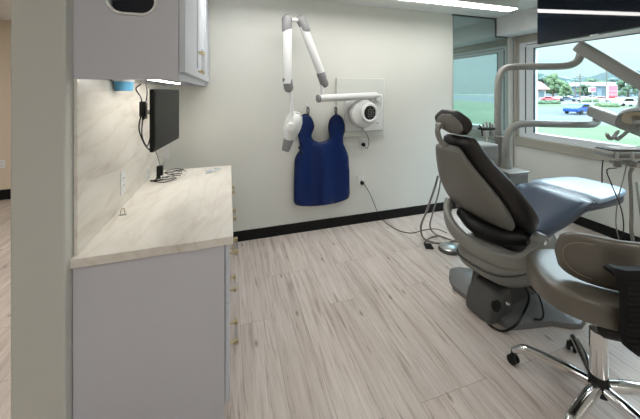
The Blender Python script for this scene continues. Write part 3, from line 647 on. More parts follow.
# ---------------------------------------------------------------- hoses and floor things behind the chair
def hz(pts, r, m, label, cat='hose', name='hose', group=None):
    return tag(MB().tube(pts, r, n=8).build(name, m), label, cat, group)
hz([at(438, 176, Y=2.35), at(434, 190, Y=2.40), at(427, 210, Y=2.45), at(421, 226, Y=2.47), at(423, 237, Z=.03), at(432, 242, Z=.012), at(446, 243, Z=.012), at(456, 240, Z=.012), at(468, 237, Z=.012)], .010, 'hose', 'thick grey hose hanging beside the patient chair and looping on the floor')
hz([at(441, 178, Y=2.30), at(438, 195, Y=2.36), at(433, 212, Y=2.38), at(430, 226, Y=2.42), at(435, 234, Z=.02), at(446, 238, Z=.010), at(460, 243, Z=.010)], .007, 'hose', 'thinner grey hose hanging inside the thick one beside the chair')
hz([at(424, 243, Z=.008), at(430, 238, Z=.008), at(440, 236, Z=.008), at(452, 240, Z=.008), at(470, 247, Z=.008), at(490, 250, Z=.008)], .0045, 'blackpl', 'thin black cable lying from the small black floor pad to the chair', 'cable', 'cable')
fp = at(428.5, 247, Z=0)
fpd = thing('foot_pad', 'small square black foot pad on the floor by the hoses', 'foot pad', fp)
MB().box((-.04, -.045, 0), (.04, .045, .018), Matrix.Translation(fp) @ Matrix.Rotation(-.4, 4, 'Z')).build('pad', 'blackpl', fpd, bevel=.006)
MB().box((-.028, -.03, .018), (.028, .03, .024), Matrix.Translation(fp) @ Matrix.Rotation(-.4, 4, 'Z')).build('pedal', 'mesh', fpd, bevel=.003)
fd = at(449, 250, Z=0)
fc_ = thing('foot_control', 'round metal foot control disc on the floor behind the chair', 'foot control', fd)
MB().lathe([(.0005, 0), (.10, 0), (.10, .015), (.085, .022), (.0005, .022)], fd, n=36).build('base', 'darkgrey', fc_)
MB().lathe([(.0005, .026), (.088, .026), (.092, .032), (.08, .042), (.0005, .046)], fd, n=36).build('disc', 'steel', fc_)
# ---------------------------------------------------------------- side console with posts (behind the chair)
kb = at(505, 168, D=3.0)
con = thing('delivery_console', 'taupe dental side console standing behind the chair', 'console', (kb.x, kb.y, 0))
ct = kb.z
MB().box((kb.x-.13, kb.y-.16, .05), (kb.x+.12, kb.y+.16, ct-.02)).box((kb.x-.11, kb.y-.14, 0), (kb.x+.10, kb.y+.14, .05)).build('cabinet_body', 'chairshell', con, bevel=.012)
MB().box((kb.x-.14, kb.y-.17, ct-.02), (kb.x+.13, kb.y+.17, ct)).build('top', 'tube', con, bevel=.008)
# bowl shelf / upper box left of the posts
ub0, ub1 = at(481, 158, D=2.9), at(500, 145, D=2.9)
MB().box((ub0.x-.16, ub0.y-.10, ub0.z-.005), (ub1.x-.06, ub1.y+.18, ub1.z+.02)).build('cuspidor_shelf', 'tube', con, bevel=.02, seg=3)
MB().box((ub0.x-.05, ub0.y-.03, ct-.25), (ub1.x-.08, ub1.y+.12, ub0.z-.004)).build('shelf_support', 'chairshell', con, bevel=.01)
# assistant instrument holder
ih = at(487, 128, D=3.0)
ihm = MB().box((ih.x-.07, ih.y-.03, ih.z-.02), (ih.x+.08, ih.y+.05, ih.z+.005)).build('instrument_holder', 'blackpl', con, bevel=.004)
MB().cyl(V((ih.x, ih.y, ub1.z+.01)), ih, .010).build('holder_stem', 'chrome', ihm)
for i, (dx, hh_) in enumerate(((-.055, .05), (-.01, .07), (.035, .06), (.07, .045))):
    MB().lathe([(.0005, -.09), (.008, -.09), (.012, -.02), (.013, .02), (.009, hh_), (.0005, hh_)], V((ih.x+dx, ih.y-.01, ih.z)), (0, .1, 1), 12).build('handpiece', 'steel' if i % 2 else 'tube', ihm)
MB().tube([V((ih.x-.06, ih.y, ih.z-.08)), V((ih.x-.075, ih.y, ih.z-.0)), V((ih.x-.105, ih.y, ih.z+.03))], .008, n=8).build('suction_tip', 'blackpl', ihm)
# post B with arm towards the delivery tray
def D_(px, py, d): return at(px, py, D=d)
dB = 3.0
postB = MB(); bz = kb
r0 = D_(506, 168, dB)
postB.tube([r0, D_(506, 156, dB), D_(506, 146, dB), D_(507, 138, dB), D_(510, 130, dB), D_(517, 125, 2.99), D_(527, 123.6, 2.98), D_(545, 123.8, 2.97), D_(565, 124.2, 2.96), D_(580, 124.4, 2.95), D_(590, 124.4, 2.95), D_(595, 123, 2.95), D_(597.2, 119, 2.95), D_(597, 116, 2.95)], .036, n=18)
bB = thing('tray_arm', 'lower beige swing arm that carries the instrument tray', 'arm', r0)
postB.build('swing_tube', 'tube', bB)
MB().lathe([(.0005, -.0), (.055, 0), (.055, .03), (.046, .05), (.04, .10), (.0005, .10)], V((r0.x, r0.y, ct+.001)), n=28).build('socket', 'tube', bB)
MB().cyl(D_(597, 117, 2.95), D_(596.5, 113, 2.95), .027).build('swivel', 'blackpl', bB)
def bar(a, b, w0, h0, w1=None, h1=None, n=24, e=4):
    a, b = V(a), V(b); t = (b-a).normalized(); u = t.cross(V((0, 0, 1))).normalized(); wv = u.cross(t); w1 = w1 or w0; h1 = h1 or h0
    rs = []
    for k, sc in ((0, .8), (.01, .95), (.03, 1), (.97, 1), (.99, .95), (1, .8)):
        rs.append(sring(a.lerp(b, k), u, wv, (w0*(1-k)+w1*k)*sc, (h0*(1-k)+h1*k)*sc, e, n))
    return MB().rings(rs)
trayc = D_(640, 148, 2.28)
bar(D_(591, 110.5, 2.96), D_(650, 133, 2.38), .045, .055).build('flex_arm', 'tube', bB)
# light post A
dA = 3.08
a0 = D_(498, 146, dA)
lpA = thing('light_arm', 'upper beige swing arm that carries the operatory lamp', 'arm', V((a0.x, a0.y, ct)))
MB().tube([V((a0.x, a0.y, ct-.1)), a0, D_(498, 125, dA), D_(498, 105, dA), D_(498.3, 86, dA), D_(499.5, 77, dA), D_(503, 70.5, dA), D_(510, 67.2, 3.07), D_(525, 66.6, 3.05), D_(545, 66.6, 3.02), D_(560, 66.4, 3.0), D_(571, 64.8, 2.98), D_(577.5, 61, 2.97), D_(580.5, 55, 2.97), D_(581, 51, 2.97)], .036, n=18).build('swing_tube', 'tube', lpA)
MB().lathe([(.0005, 0), (.05, 0), (.05, .04), (.04, .05), (.0005, .05)], V((a0.x, a0.y, ub1.z+.02)), n=24).build('collar', 'tube', lpA)
bar(D_(577.5, 45.5, 2.98), D_(652, 89, 2.52), .045, .058).build('flex_arm', 'tube', lpA)
lE = D_(645, 87, 2.55)
MB().tube([lE+V((0, 0, .03)), lE+V((0, 0, -.04)), D_(643, 100, 2.5), D_(641, 108, 2.46), D_(636, 116, 2.43)], [.045, .040, .032, .030, .03], n=16).build('yoke', 'tube', lpA)
# lamp head: curved reflector housing with handles
lc = D_(637, 119.5, 2.40); la = (V((-.45, -.25, -1))).normalized()
la = V((-.60, -.42, -.68)).normalized()
lh = thing('operatory_lamp', 'grey operatory lamp head with handle above the instrument tray', 'lamp', lc)
lux = la.cross(V((0, 0, 1))).normalized(); luy = lux.cross(la)
lr = []
for z, a_, b_ in ((-.085, .02, .02), (-.08, .06, .06), (-.05, .10, .095), (.0, .125, .12), (.025, .13, .125), (.02, .115, .11), (-.01, .10, .095), (-.03, .07, .065)):
    lr.append(sring(lc+la*z, lux, luy, a_, b_, 2.6, 36))
MB().rings(lr).build('housing', 'tube', lh, angle=60)
MB().rings([sring(lc+la*-.022, lux, luy, .098, .092, 2.6, 36), sring(lc+la*-.018, lux, luy, .098, .092, 2.6, 36)]).build('reflector', mat('amber_reflector', (.62, .50, .34), .3, metal=.5), lh)
MB().lathe([(.0005, 0), (.03, 0), (.03, .05), (.02, .06), (.0005, .06)], lc+la*-.02, la, 20).build('bulb_cap', 'steel', lh)
MB().tube([D_(618, 131, 2.40), D_(613, 137.5, 2.37), D_(609.5, 138, 2.36), D_(606.8, 134, 2.35)], [.012, .016, .016, .013], n=12).build('handle', 'tube', lh)
MB().tube([D_(628, 131, 2.32), D_(620, 137.5, 2.30), D_(617, 139, 2.29), D_(614, 136, 2.28)], [.012, .014, .014, .012], n=12).build('handle', 'xgrey', lh)
# instrument tray unit
tr = thing('instrument_tray', 'grey dental instrument tray hanging over the foot of the chair', 'instrument tray', trayc)
tx = V((RT.x, RT.y, 0)); ty = V((FW.x, FW.y, 0))
t0 = D_(606, 158, 2.25)
def tbox(x0, y0, z0, x1, y1, z1): 
    mtx = Matrix(((tx.x, ty.x, 0, t0.x), (tx.y, ty.y, 0, t0.y), (0, 0, 1, t0.z), (0, 0, 0, 1))); return MB().box((x0, y0, z0), (x1, y1, z1), mtx)
tbox(.04, -.02, .0, .55, .17, .05).build('tray_body', 'tube', tr, bevel=.02, seg=3)
tbox(.06, .0, .051, .50, .155, .060).build('tray_pad', 'blackpl', tr, bevel=.004)
tbox(.12, .015, .061, .46, .14, .066).build('tray_liner', 'paper', tr)
tbox(.0, -.05, -.03, .50, -.02, -.005).build('holder_rail', 'chairshell', tr, bevel=.008)
for i in range(4):
    hx = .02+i*.115
    hk_ = MB(); m_ = Matrix(((tx.x, ty.x, 0, t0.x), (tx.y, ty.y, 0, t0.y), (0, 0, 1, t0.z), (0, 0, 0, 1)))
    hk_.lathe([(.016, -.045), (.024, -.045), (.026, .0), (.020, .004), (.016, .0)], m_ @ V((hx, -.065, -.005)), (0, 0, 1), 18)
    ho = hk_.build('handpiece_holder', 'chairshell', tr)
    MB().lathe([(.0005, -.07), (.009, -.07), (.013, -.03), (.012, .02), (.008, .05), (.0005, .052)], m_ @ V((hx, -.065, .01)), (0, 0, 1), 14).build('handpiece', 'steel', ho)
    e = m_ @ V((hx, -.065, -.06))
    if i == 0:
        pts = [e, D_(607, 170, 2.18), D_(611, 183, 2.16), D_(616, 195, 2.15), D_(620, 205, 2.15), D_(623, 218, 2.16), D_(623, 232, 2.18), D_(616, 250, 2.25), D_(630, 262, 2.4), D_(660, 230, 2.5)]
        mm, rr = 'blackpl', .0038
    elif i == 1:
        pts = [e, D_(630, 175, 2.2), D_(631, 195, 2.2), D_(631.5, 215, 2.2), D_(632, 235, 2.2), D_(640, 255, 2.3), D_(665, 235, 2.5)]
        mm, rr = 'hose', .012
    else:
        pts = [e, e+V((.01, 0, -.3)), e+V((.05, .03, -.5)), e+V((.15, .1, -.45)), e+V((.3, .2, -.2))]; mm, rr = 'hose', .008
    MB().tube(pts, rr, n=8).build('hose', mm, ho)
MB().tube([D_(603, 160, 2.2), D_(602, 170, 2.19), D_(602, 183, 2.19)], .004, n=8).build('syringe_tube', 'blackpl', tr)
MB().tube([D_(627, 163, 2.25), D_(623, 180, 2.2), D_(618, 200, 2.2), D_(616, 225, 2.2), D_(622, 250, 2.3)], .004, n=8).build('hose', 'hose', tr)
MB().cyl(D_(652, 134, 2.38), m_ @ V((.42, .1, .05)), .035).build('pedestal', 'tube', tr)
# ---------------------------------------------------------------- assistant stool
sx, sy = 1.77, .957
sl = thing('dental_stool', 'taupe assistant stool with curved backrest, chrome legs and casters', 'stool', (sx, sy, 0))
S = lambda x, y, z: V((sx+x, sy+y, z))
SN = V((.60, .80, 0)).normalized(); ST = V((-.80, .60, 0)).normalized()
sc_ = V((1.81, 1.01, 0))
ss = []
for z, k in ((.518, .82), (.521, .93), (.530, .98), (.560, 1.0), (.615, 1.0), (.630, .985), (.638, .955), (.641, .90), (.640, .70), (.636, .3)):
    ss.append([V((sc_.x, sc_.y, z))+ST*(.275*k*math.copysign(abs(math.cos(a))**.85, math.cos(a)))+SN*(.25*k*math.copysign(abs(math.sin(a))**.85, math.sin(a))) for a in [2*PI*j/48 for j in range(48)]])
st_ = MB().rings(ss).build('seat', 'stool', sl, angle=38)
pb_ = []
for z, k in ((.500, .35), (.505, .5), (.519, .55)): pb_.append([V((sc_.x-.04, sc_.y-.03, z))+ST*(.3*k*math.cos(a))+SN*(.25*k*math.sin(a)) for a in [2*PI*j/24 for j in range(24)]])
MB().rings(pb_).build('seat_pan', 'blackpl', sl)
# backrest: curved rounded panel
bc = V((1.785, .868, 0)); rs = []; seam = []
HB, WB = .125, .235
for i in range(33):
    s = -1+2*i/32; s_c = max(-.999, min(.999, s)); hh_ = HB*(1-abs(s_c)**5)**(1/3.2); th = .030*(1-abs(s_c)**8)**.5
    c = bc+ST*(WB*s)+SN*(.09*s*s)+V((0, 0, .768))
    nrm = (SN-ST*(2*.09*s/WB*1.0)).normalized()
    lean = V((0, 0, 1))-SN*.10
    rs.append(sring(c, nrm, lean, max(th, .002), max(hh_, .01), 3.2, 32))
bk = MB().rings(rs).build('backrest', 'stool', sl, angle=75)
loop = []
for p in rrect(1.72, .80, .36, 8):
    s = p[0]; c = bc+ST*(WB*s)+SN*(.09*s*s)+V((0, 0, .768)); nrm = (SN-ST*(2*.09*s/WB)).normalized(); lean = V((0, 0, 1))-SN*.10
    loop.append(c+lean*(HB*p[1]*2*.5/.5*.98*.9)-nrm*.0285)
MB().tube(loop+[loop[0]], .0028, n=6, smooth=False).build('seam', mat('taupe_piping', (.22, .19, .145), .4), bk)
# black ribbed back bracket
br_ = MB()
def bq(px, py, d): return D_(px, py, d)
pl = [(604, 262), (606, 266), (618, 275), (621, 290), (621, 330), (624, 342), (632, 348), (668, 352), (668, 258), (640, 263), (620, 263), (608, 260)]
bd0 = 1.215
rr_ = [V(at(x+3, y+6, D=bd0)) for x, y in pl]
n_ = V((FW.x, FW.y, 0))
zz = MB(); cxx = sum(rr_, V())/len(rr_)
zz.rings([[p*.94+cxx*.06-n_*.018 for p in rr_], [p-n_*.012 for p in rr_], [p+n_*.02 for p in rr_]])
brk = zz.build('back_bracket', 'mesh', sl, angle=30)
for i in range(13):
    y = 279+i*5.2
    MB().tube([at(622.5, y, D=bd0)-n_*.018, at(666, y+.8, D=bd0)-n_*.018], .0038, n=8).build('rib', 'mesh', brk)
MB().tube([at(640, 345, D=bd0), at(625, 336, D=1.28), at(604, 331, D=1.38)], [.03, .028, .03], n=12).build('bracket_arm', 'blackpl', sl)
MB().cyl(S(0, 0, .10), S(0, 0, .12), .05, .05, 24).cyl(S(0, 0, .095), S(0, 0, .185), .052, .036, 24).build('hub', 'blackpl', sl, bevel=.004)
MB().cyl(S(0, 0, .17), S(0, 0, .40), .036, n=28).build('column', 'chrome', sl, bevel=.003)
MB().cyl(S(0, 0, .43), S(0, 0, .505), .022, .024, n=24).build('gas_lift', 'blackpl', sl)
for i in range(5):
    a = math.radians(119.5-72*i); u = V((math.cos(a), math.sin(a), 0))
    pts = [S(0, 0, .125)+u*.04, S(0, 0, .128)+u*.12, S(0, 0, .125)+u*.22, S(0, 0, .118)+u*.30, S(0, 0, .095)+u*.335, S(0, 0, .075)+u*.36]
    lg = MB().tube(pts, [.027, .028, .026, .023, .019, .015], n=16).build('leg', 'chrome', sl)
    cpos = S(0, 0, 0)+u*.36; axw = V((-u.y, u.x, 0)); axw = (axw+u*.4).normalized()
    cs = MB()
    for s_ in (-1, 1): cs.lathe([(.0005, -.009), (.022, -.009), (.026, -.005), (.026, .005), (.022, .009), (.0005, .009)], cpos+axw*.015*s_+V((0, 0, .026)), axw, 24)
    cs.box((-.012, -.006, .03), (.012, .006, .064), Matrix.Translation(cpos) @ Matrix.Rotation(math.atan2(axw.y, axw.x), 4, 'Z'))
    cs.cyl(cpos+V((0, 0, .05)), cpos+V((0, 0, .078)), .012)
    cs.build('caster', 'blackpl', lg)
# ---------------------------------------------------------------- outdoors
GZ = -1.5
def gmat(name, c1, c2, scale, rough=.9):
    m = bpy.data.materials.new(name); m.use_nodes = True; n = m.node_tree.nodes; l = m.node_tree.links; b = n['Principled BSDF']
    tc = n.new('ShaderNodeTexCoord'); no = n.new('ShaderNodeTexNoise'); no.inputs['Scale'].default_value = scale; no.inputs['Detail'].default_value = 6; l.new(tc.outputs['Object'], no.inputs[0])
    r = ramp(n, [(.35, c1), (.65, c2)]); l.new(no.outputs['Fac'], r.inputs[0]); l.new(r.outputs[0], b.inputs['Base Color']); b.inputs['Roughness'].default_value = rough; b.inputs['Specular IOR Level'].default_value = .1
    return m
grass = gmat('lawn_grass', (.055, .085, .048), (.095, .125, .075), .25)
road = gmat('asphalt', (.065, .08, .09), (.095, .108, .115), .12)
lot = gmat('parking_asphalt', (.09, .10, .10), (.14, .15, .145), .08)
leafm = [gmat('leaf_green', (.05, .08, .055), (.10, .15, .09), 1.5), gmat('leaf_haze_tint', (.07, .11, .10), (.11, .155, .14), 1.2), gmat('leaf_light', (.075, .12, .065), (.13, .18, .10), 1.5)]  # distance haze blended into the leaf colours, paler and more teal
bark = mat('bark', (.10, .08, .06), .9, var=.3)
g0 = at(600, 112.8, Z=GZ); 
def strip(name, d0, d1, m, z):
    c = []
    for d, ang in ((d0, -60), (d0, 60), (d1, 60), (d1, -60)): pass
    a = V((XR+.6, 0, 0)); u = V((.3+RT.x*0, 0, 0))
    # quads laid square to the view direction towards the window
    w_ = V((math.cos(math.radians(25)), math.sin(math.radians(25)), 0)); t_ = V((-w_.y, w_.x, 0))
    p = [w_*d0-t_*300, w_*d0+t_*300, w_*d1+t_*300, w_*d1-t_*300]
    mb = MB().add([(q.x, q.y, z) for q in p]+[(q.x, q.y, z-.3) for q in p], [[0, 1, 2, 3], [7, 6, 5, 4], [0, 4, 5, 1], [1, 5, 6, 2], [2, 6, 7, 3], [3, 7, 4, 0]])
    return struct(name, mb, m, smooth=False)
W25 = V((math.cos(math.radians(25)), math.sin(math.radians(25)), 0)); T25 = V((-W25.y, W25.x, 0))
def dist(px, py): return at(px, py, Z=GZ).dot(W25)
strip('lawn', XR+3.0, dist(600, 124), grass, GZ)
strip('road', dist(600, 124), dist(600, 108.5), road, GZ-.02)
strip('parking_lot', dist(600, 105), 700, lot, GZ)
strip('far_lawn', dist(600, 108.5), dist(600, 105), grass, GZ)
def ball(mb, c, r, rd, n=9, m=7):
    ph = rd.random()*6
    rs = []
    for i in range(1, m):
        t = PI*i/m; rs.append([V(c)+V((r[0]*math.sin(t)*math.cos(a), r[1]*math.sin(t)*math.sin(a), r[2]*math.cos(t)))*(1+rd.uniform(-.16, .16)) for a in [2*PI*j/n+ph for j in range(n)]])
    mb.rings(rs)
def tree(px, base_d, top_py, wpx, k, label, cat='tree', name='broadleaf_tree'):
    p = at(px, 100, D=base_d); p.z = GZ; H_ = at(px, top_py, D=base_d).z-GZ; R_ = wpx/2/F*base_d; rd = random.Random(int(px*7+k))
    t = thing(name, label, cat, p, group='trees beyond the parking lot')
    MB().tube([p, p+V((.1, 0, H_*.35)), p+V((0, .1, H_*.75))], [.3*H_/8, .2*H_/8, .06], n=8).build('trunk', bark, t)
    mb = MB()
    for i in range(46):
        a = rd.random()*2*PI; z = rd.random(); rr = R_*(1-.75*z**2)*math.sqrt(rd.random())
        ball(mb, p+V((rr*math.cos(a), rr*math.sin(a), H_*(.25+.66*z))), [R_*.24*rd.uniform(.6, 1.2)]*2+[H_*.10*rd.uniform(.7, 1.2)], rd, 7, 6)
    mb.build('crown', leafm[k], t, smooth=False)
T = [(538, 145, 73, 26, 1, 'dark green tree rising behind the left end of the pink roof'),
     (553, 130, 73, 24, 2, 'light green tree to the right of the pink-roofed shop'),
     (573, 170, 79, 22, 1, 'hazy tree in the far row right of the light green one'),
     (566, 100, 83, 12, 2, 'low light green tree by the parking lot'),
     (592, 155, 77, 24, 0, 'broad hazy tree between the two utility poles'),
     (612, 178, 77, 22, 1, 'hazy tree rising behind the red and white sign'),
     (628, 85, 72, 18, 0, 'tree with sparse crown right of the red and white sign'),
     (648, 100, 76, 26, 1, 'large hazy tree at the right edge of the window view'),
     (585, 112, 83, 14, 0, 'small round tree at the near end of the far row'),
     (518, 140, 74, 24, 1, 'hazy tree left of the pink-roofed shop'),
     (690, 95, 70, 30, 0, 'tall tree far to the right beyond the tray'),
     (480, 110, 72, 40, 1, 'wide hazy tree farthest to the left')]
for a_ in T: tree(*a_)
hl = []
rd = random.Random(3)
for i in range(60):
    d_ = 260; pp = W25*d_+T25*(-160+i*5.6); hl.append((pp, 11+2.0*math.sin(i*.7)+2*rd.random()))
hb_ = MB(); n = len(hl)
vs = [V((p.x, p.y, GZ)) for p, h in hl]+[V((p.x, p.y, h)) for p, h in hl]+[V((p.x+20, p.y+9, GZ)) for p, h in hl]+[V((p.x+20, p.y+9, h+1)) for p, h in hl]
fs = []
for i in range(n-1): fs += [[i, i+1, n+i+1, n+i], [n+i, n+i+1, 3*n+i+1, 3*n+i], [2*n+i, 2*n+i+1, 3*n+i+1, 3*n+i]]
fs += [[0, n, 3*n, 2*n], [n-1, 2*n-1, 4*n-1, 3*n-1]]
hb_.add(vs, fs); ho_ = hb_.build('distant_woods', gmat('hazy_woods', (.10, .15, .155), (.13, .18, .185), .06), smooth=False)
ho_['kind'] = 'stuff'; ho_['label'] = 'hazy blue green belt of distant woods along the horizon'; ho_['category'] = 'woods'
# bushes
for i, (px, py, w_, k, la_) in enumerate(((607, 107, 16, 2, 'green hedge below the red and white sign'), (549, 104, 16, 0, 'low shrubs in front of the pink-roofed shop'), (590, 102, 10, 2, 'small round bush at the roadside beyond the blue car'))):
    p = at(px, py, Z=GZ); d_ = (p-V((0, 0, EYE))).dot(FW); rd = random.Random(i); mb = MB()
    for j in range(14): ball(mb, p+RT*(rd.uniform(-.5, .5)*w_/F*d_)+V((0, 0, .3)), [.9, .9, .6], rd)
    tag(mb.build('bush', leafm[k], smooth=False), la_, 'bush')
def shop(px0, px1, py_top, py_base, wallc, roofc, label, roofh=.35, deep=12, sign=None):
    a, b = at(px0, py_base, Z=GZ), at(px1, py_base, Z=GZ); dd_ = (a-V((0, 0, EYE))).dot(FW); b = at(px1, py_base, D=dd_); a = at(px0, py_base, D=dd_)
    top = at(px0, py_top, D=dd_).z; o = thing('shop_building', label, 'building', V(((a.x+b.x)/2, (a.y+b.y)/2, GZ)))
    u = (b-a); u.z = 0; Lw = u.length; u.normalize(); v_ = V((-u.y, u.x, 0))
    zr = GZ+(top-GZ)*(1-roofh)
    MB().prism([(0, 0), (Lw, 0), (Lw, zr-GZ), (0, zr-GZ)], V((a.x, a.y, GZ)), u, (0, 0, 1), v_*deep).build('wall', wallc, o, smooth=False)
    e = 1.0
    r = MB().rings([[V((a.x, a.y, zr))-u*e-v_*e, V((a.x, a.y, zr))+u*(Lw+e)-v_*e, V((a.x, a.y, zr))+u*(Lw+e)+v_*(deep+e), V((a.x, a.y, zr))-u*e+v_*(deep+e)],
                    [V((a.x, a.y, top))+u*.8+v_*1.5, V((a.x, a.y, top))+u*(Lw-.8)+v_*1.5, V((a.x, a.y, top))+u*(Lw-.8)+v_*(deep-1.5), V((a.x, a.y, top))+u*.8+v_*(deep-1.5)]])
    r.build('roof', roofc, o, smooth=False)
    nwin = max(2, int(Lw/4))
    for i in range(nwin):
        x0 = Lw*(i+.2)/nwin; x1 = Lw*(i+.8)/nwin
        MB().prism([(x0, .8), (x1, .8), (x1, (zr-GZ)*.8), (x0, (zr-GZ)*.8)], V((a.x, a.y, GZ))-v_*.05, u, (0, 0, 1), v_*.04).build('window', mat('shop_window', (.10, .14, .16), .2) if i == 0 else bpy.data.materials['shop_window'], o, smooth=False)
    return o
mpink = mat('salmon_roof', (.34, .17, .16), .8); mcream = mat('cream_render', (.30, .28, .26), .8); mblue = mat('blue_grey_cladding', (.15, .20, .26), .7); mgrey = mat('pale_grey_render', (.25, .28, .31), .8)
shop(528, 546, 81.5, 99, mcream, mpink, 'low shop with a salmon pink roof at the left of the window', .45)
shop(588, 634, 82, 98.2, mblue, mgrey, 'long blue grey store building behind the red and white sign', .25)
shop(560, 584, 87.5, 97.2, mgrey, mgrey, 'small pale building in the middle of the window view', .25)
# signs
def signboard(px0, px1, py0, py1, pyb, parts, label, polex):
    d_ = (at(px0, pyb, Z=GZ)-V((0, 0, EYE))).dot(FW); a, b = at(px0, py1, D=d_), at(px1, py0, D=d_); o = thing('roadside_sign', label, 'sign', V(((a.x+b.x)/2, (a.y+b.y)/2, GZ)))
    u = b-a; u.z = 0; Lw = u.length; u.normalize(); Hh = b.z-a.z; v_ = V((-u.y, u.x, 0))
    MB().prism([(0, 0), (Lw, 0), (Lw, Hh), (0, Hh)], a, u, (0, 0, 1), v_*.4).build('board', 'white', o, smooth=False)
    for k, (x0, z0, x1, z1, m_) in enumerate(parts): MB().prism([(x0*Lw, z0*Hh), (x1*Lw, z0*Hh), (x1*Lw, z1*Hh), (x0*Lw, z1*Hh)], a-v_*.06, u, (0, 0, 1), v_*.05).build('sign_panel', m_, o, smooth=False)
    for px in polex:
        q = at(px, py1, D=d_)+v_*.2; MB().cyl(V((q.x, q.y, GZ)), V((q.x, q.y, a.z+.1)), .14, n=10).build('pole', 'steel', o)
mred = mat('sign_red', (.40, .02, .035), .5); mpk = mat('sign_pale_red', (.36, .13, .17), .5)
signboard(608, 617.5, 85, 100, 102.5, [(.04, .62, .96, .97, mpk), (.04, .24, .96, .60, mpk), (.1, .3, .9, .42, 'white'), (0.02, .1, .98, .24, mred)], 'red and white roadside sign board by the store', (610, 615.5))
signboard(590, 596, 87, 92, 103, [(.05, .1, .95, .9, mpk)], 'small pink roadside sign left of the big red and white one', (593,))
# utility poles and wires
for i, (px, tp, d_, la_) in enumerate(((580, 74, 70, 'thin utility pole left of the small pink sign'), (606.5, 62, 80, 'tall utility pole left of the red and white sign'), (575.5, 84, 95, 'short lamp pole beyond the parking lot'))):
    p = at(px, 100, D=d_); tz = at(px, tp, D=d_).z; o = thing('utility_pole', la_, 'pole', V((p.x, p.y, GZ)))
    MB().cyl(V((p.x, p.y, GZ)), V((p.x, p.y, tz)), .16, .10, 8).build('post', bark, o)
    if i < 2: MB().cyl(V((p.x, p.y, tz-.6))-RT*1.0, V((p.x, p.y, tz-.6))+RT*1.0, .07, n=6).build('crossarm', bark, o)
# cars
def car(px, py, yawdeg, col, label, suv=False, name='parked_car'):
    p = at(px, py, Z=GZ); a = math.radians(yawdeg); mt = Matrix.Translation(p) @ Matrix.Rotation(a, 4, 'Z'); o = thing(name, label, 'car', p, group='cars in the parking lot' if name == 'parked_car' else None)
    h = 1.75 if suv else 1.42
    prof = [(-2.2, .35), (-2.25, .75), (-2.05, .95), (-1.5, h-.06 if suv else 1.0), (-.9, h), (.35, h-.02), (1.0, 1.0), (2.0, .85), (2.25, .6), (2.2, .35)]
    b = MB(); b.prism(prof, mt @ V((0, .86, 0)), mt.to_3x3() @ V((1, 0, 0)), (0, 0, 1), mt.to_3x3() @ V((0, -1.72, 0))); b.build('body', mat('car_paint', col, .45), o, bevel=.08, angle=30)
    for s_ in (-1, 1):
        MB().prism([(-1.35, .98), (-.85, h-.1), (.3, h-.12), (.82, .98)], mt @ V((0, s_*.88, 0)), mt.to_3x3() @ V((1, 0, 0)), (0, 0, 1), mt.to_3x3() @ V((0, -s_*.015, 0))).build('window', 'blackpl', o, smooth=False)
        for x in (-1.35, 1.35): MB().lathe([(.0005, -.1), (.32, -.1), (.33, 0), (.32, .1), (.0005, .1)], mt @ V((x, s_*.80, .33)), mt.to_3x3() @ V((0, 1, 0)), 16).build('wheel', 'blackpl', o)
car(579.5, 113.8, 6, (.01, .06, .26), 'bright blue car on the road outside the window', name='car')
car(627, 106.0, -25, (.75, .78, .8), 'white pickup-sized car parked right of the green hedge', True)
cols = [((.6, .1, .12), 'red'), ((.7, .72, .74), 'silver'), ((.08, .1, .13), 'black'), ((.12, .2, .4), 'dark blue'), ((.78, .78, .76), 'white'), ((.35, .36, .38), 'grey'), ((.5, .3, .3), 'rosy brown'), ((.55, .6, .66), 'pale blue')]
pos = [(550, 101.2), (559, 100.4), (568, 101.4), (578, 100.0), (585, 101.6), (593, 99.9), (602, 100.8), (566, 98.6)]
for (px, py), (c_, nm) in zip(pos, cols): car(px, py, -60+rd.uniform(-8, 8), c_, '%s car parked among the row in the distant parking lot' % nm)
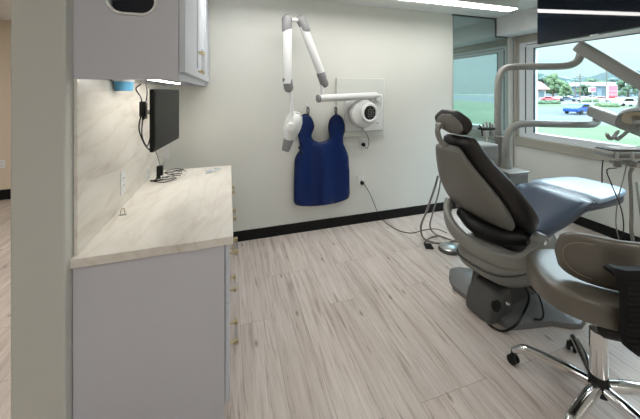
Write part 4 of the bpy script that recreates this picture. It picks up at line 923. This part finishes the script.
# ---------------------------------------------------------------- world and camera
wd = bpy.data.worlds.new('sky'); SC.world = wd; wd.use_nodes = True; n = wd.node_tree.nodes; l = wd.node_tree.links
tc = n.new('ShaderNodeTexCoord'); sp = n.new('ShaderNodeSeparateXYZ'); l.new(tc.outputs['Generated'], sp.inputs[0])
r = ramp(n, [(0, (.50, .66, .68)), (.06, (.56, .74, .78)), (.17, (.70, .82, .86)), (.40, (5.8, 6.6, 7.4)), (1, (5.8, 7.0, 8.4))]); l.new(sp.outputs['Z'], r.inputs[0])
no = n.new('ShaderNodeTexNoise'); no.inputs['Scale'].default_value = 3; no.inputs['Detail'].default_value = 5
mp = n.new('ShaderNodeMapping'); mp.inputs['Scale'].default_value = (1, 1, 4); l.new(tc.outputs['Generated'], mp.inputs[0]); l.new(mp.outputs[0], no.inputs[0])
rr2 = ramp(n, [(.4, (0, 0, 0)), (.7, (1, 1, 1))]); l.new(no.outputs['Fac'], rr2.inputs[0])
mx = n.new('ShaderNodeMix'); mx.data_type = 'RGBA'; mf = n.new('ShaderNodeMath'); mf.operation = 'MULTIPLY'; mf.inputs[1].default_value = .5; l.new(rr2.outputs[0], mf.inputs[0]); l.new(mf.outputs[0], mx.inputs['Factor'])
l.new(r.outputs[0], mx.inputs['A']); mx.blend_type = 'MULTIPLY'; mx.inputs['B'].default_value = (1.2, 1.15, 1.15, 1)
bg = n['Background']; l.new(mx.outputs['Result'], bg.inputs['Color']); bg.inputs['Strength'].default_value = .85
cd = bpy.data.cameras.new('camera'); co = bpy.data.objects.new('camera', cd); C.objects.link(co)
cd.sensor_width = 36; cd.sensor_fit = 'HORIZONTAL'; cd.lens = F/640*36; cd.shift_y = (HY-209.5)/640; cd.clip_start = .02; cd.clip_end = 2000
co.location = (0, 0, EYE); co.rotation_euler = (PI/2, 0, -YAW); SC.camera = co
vs_ = SC.view_settings; vs_.view_transform = 'Standard'; vs_.look = 'None'; vs_.gamma = 1; vs_.exposure = .88; vs_.use_curve_mapping = False
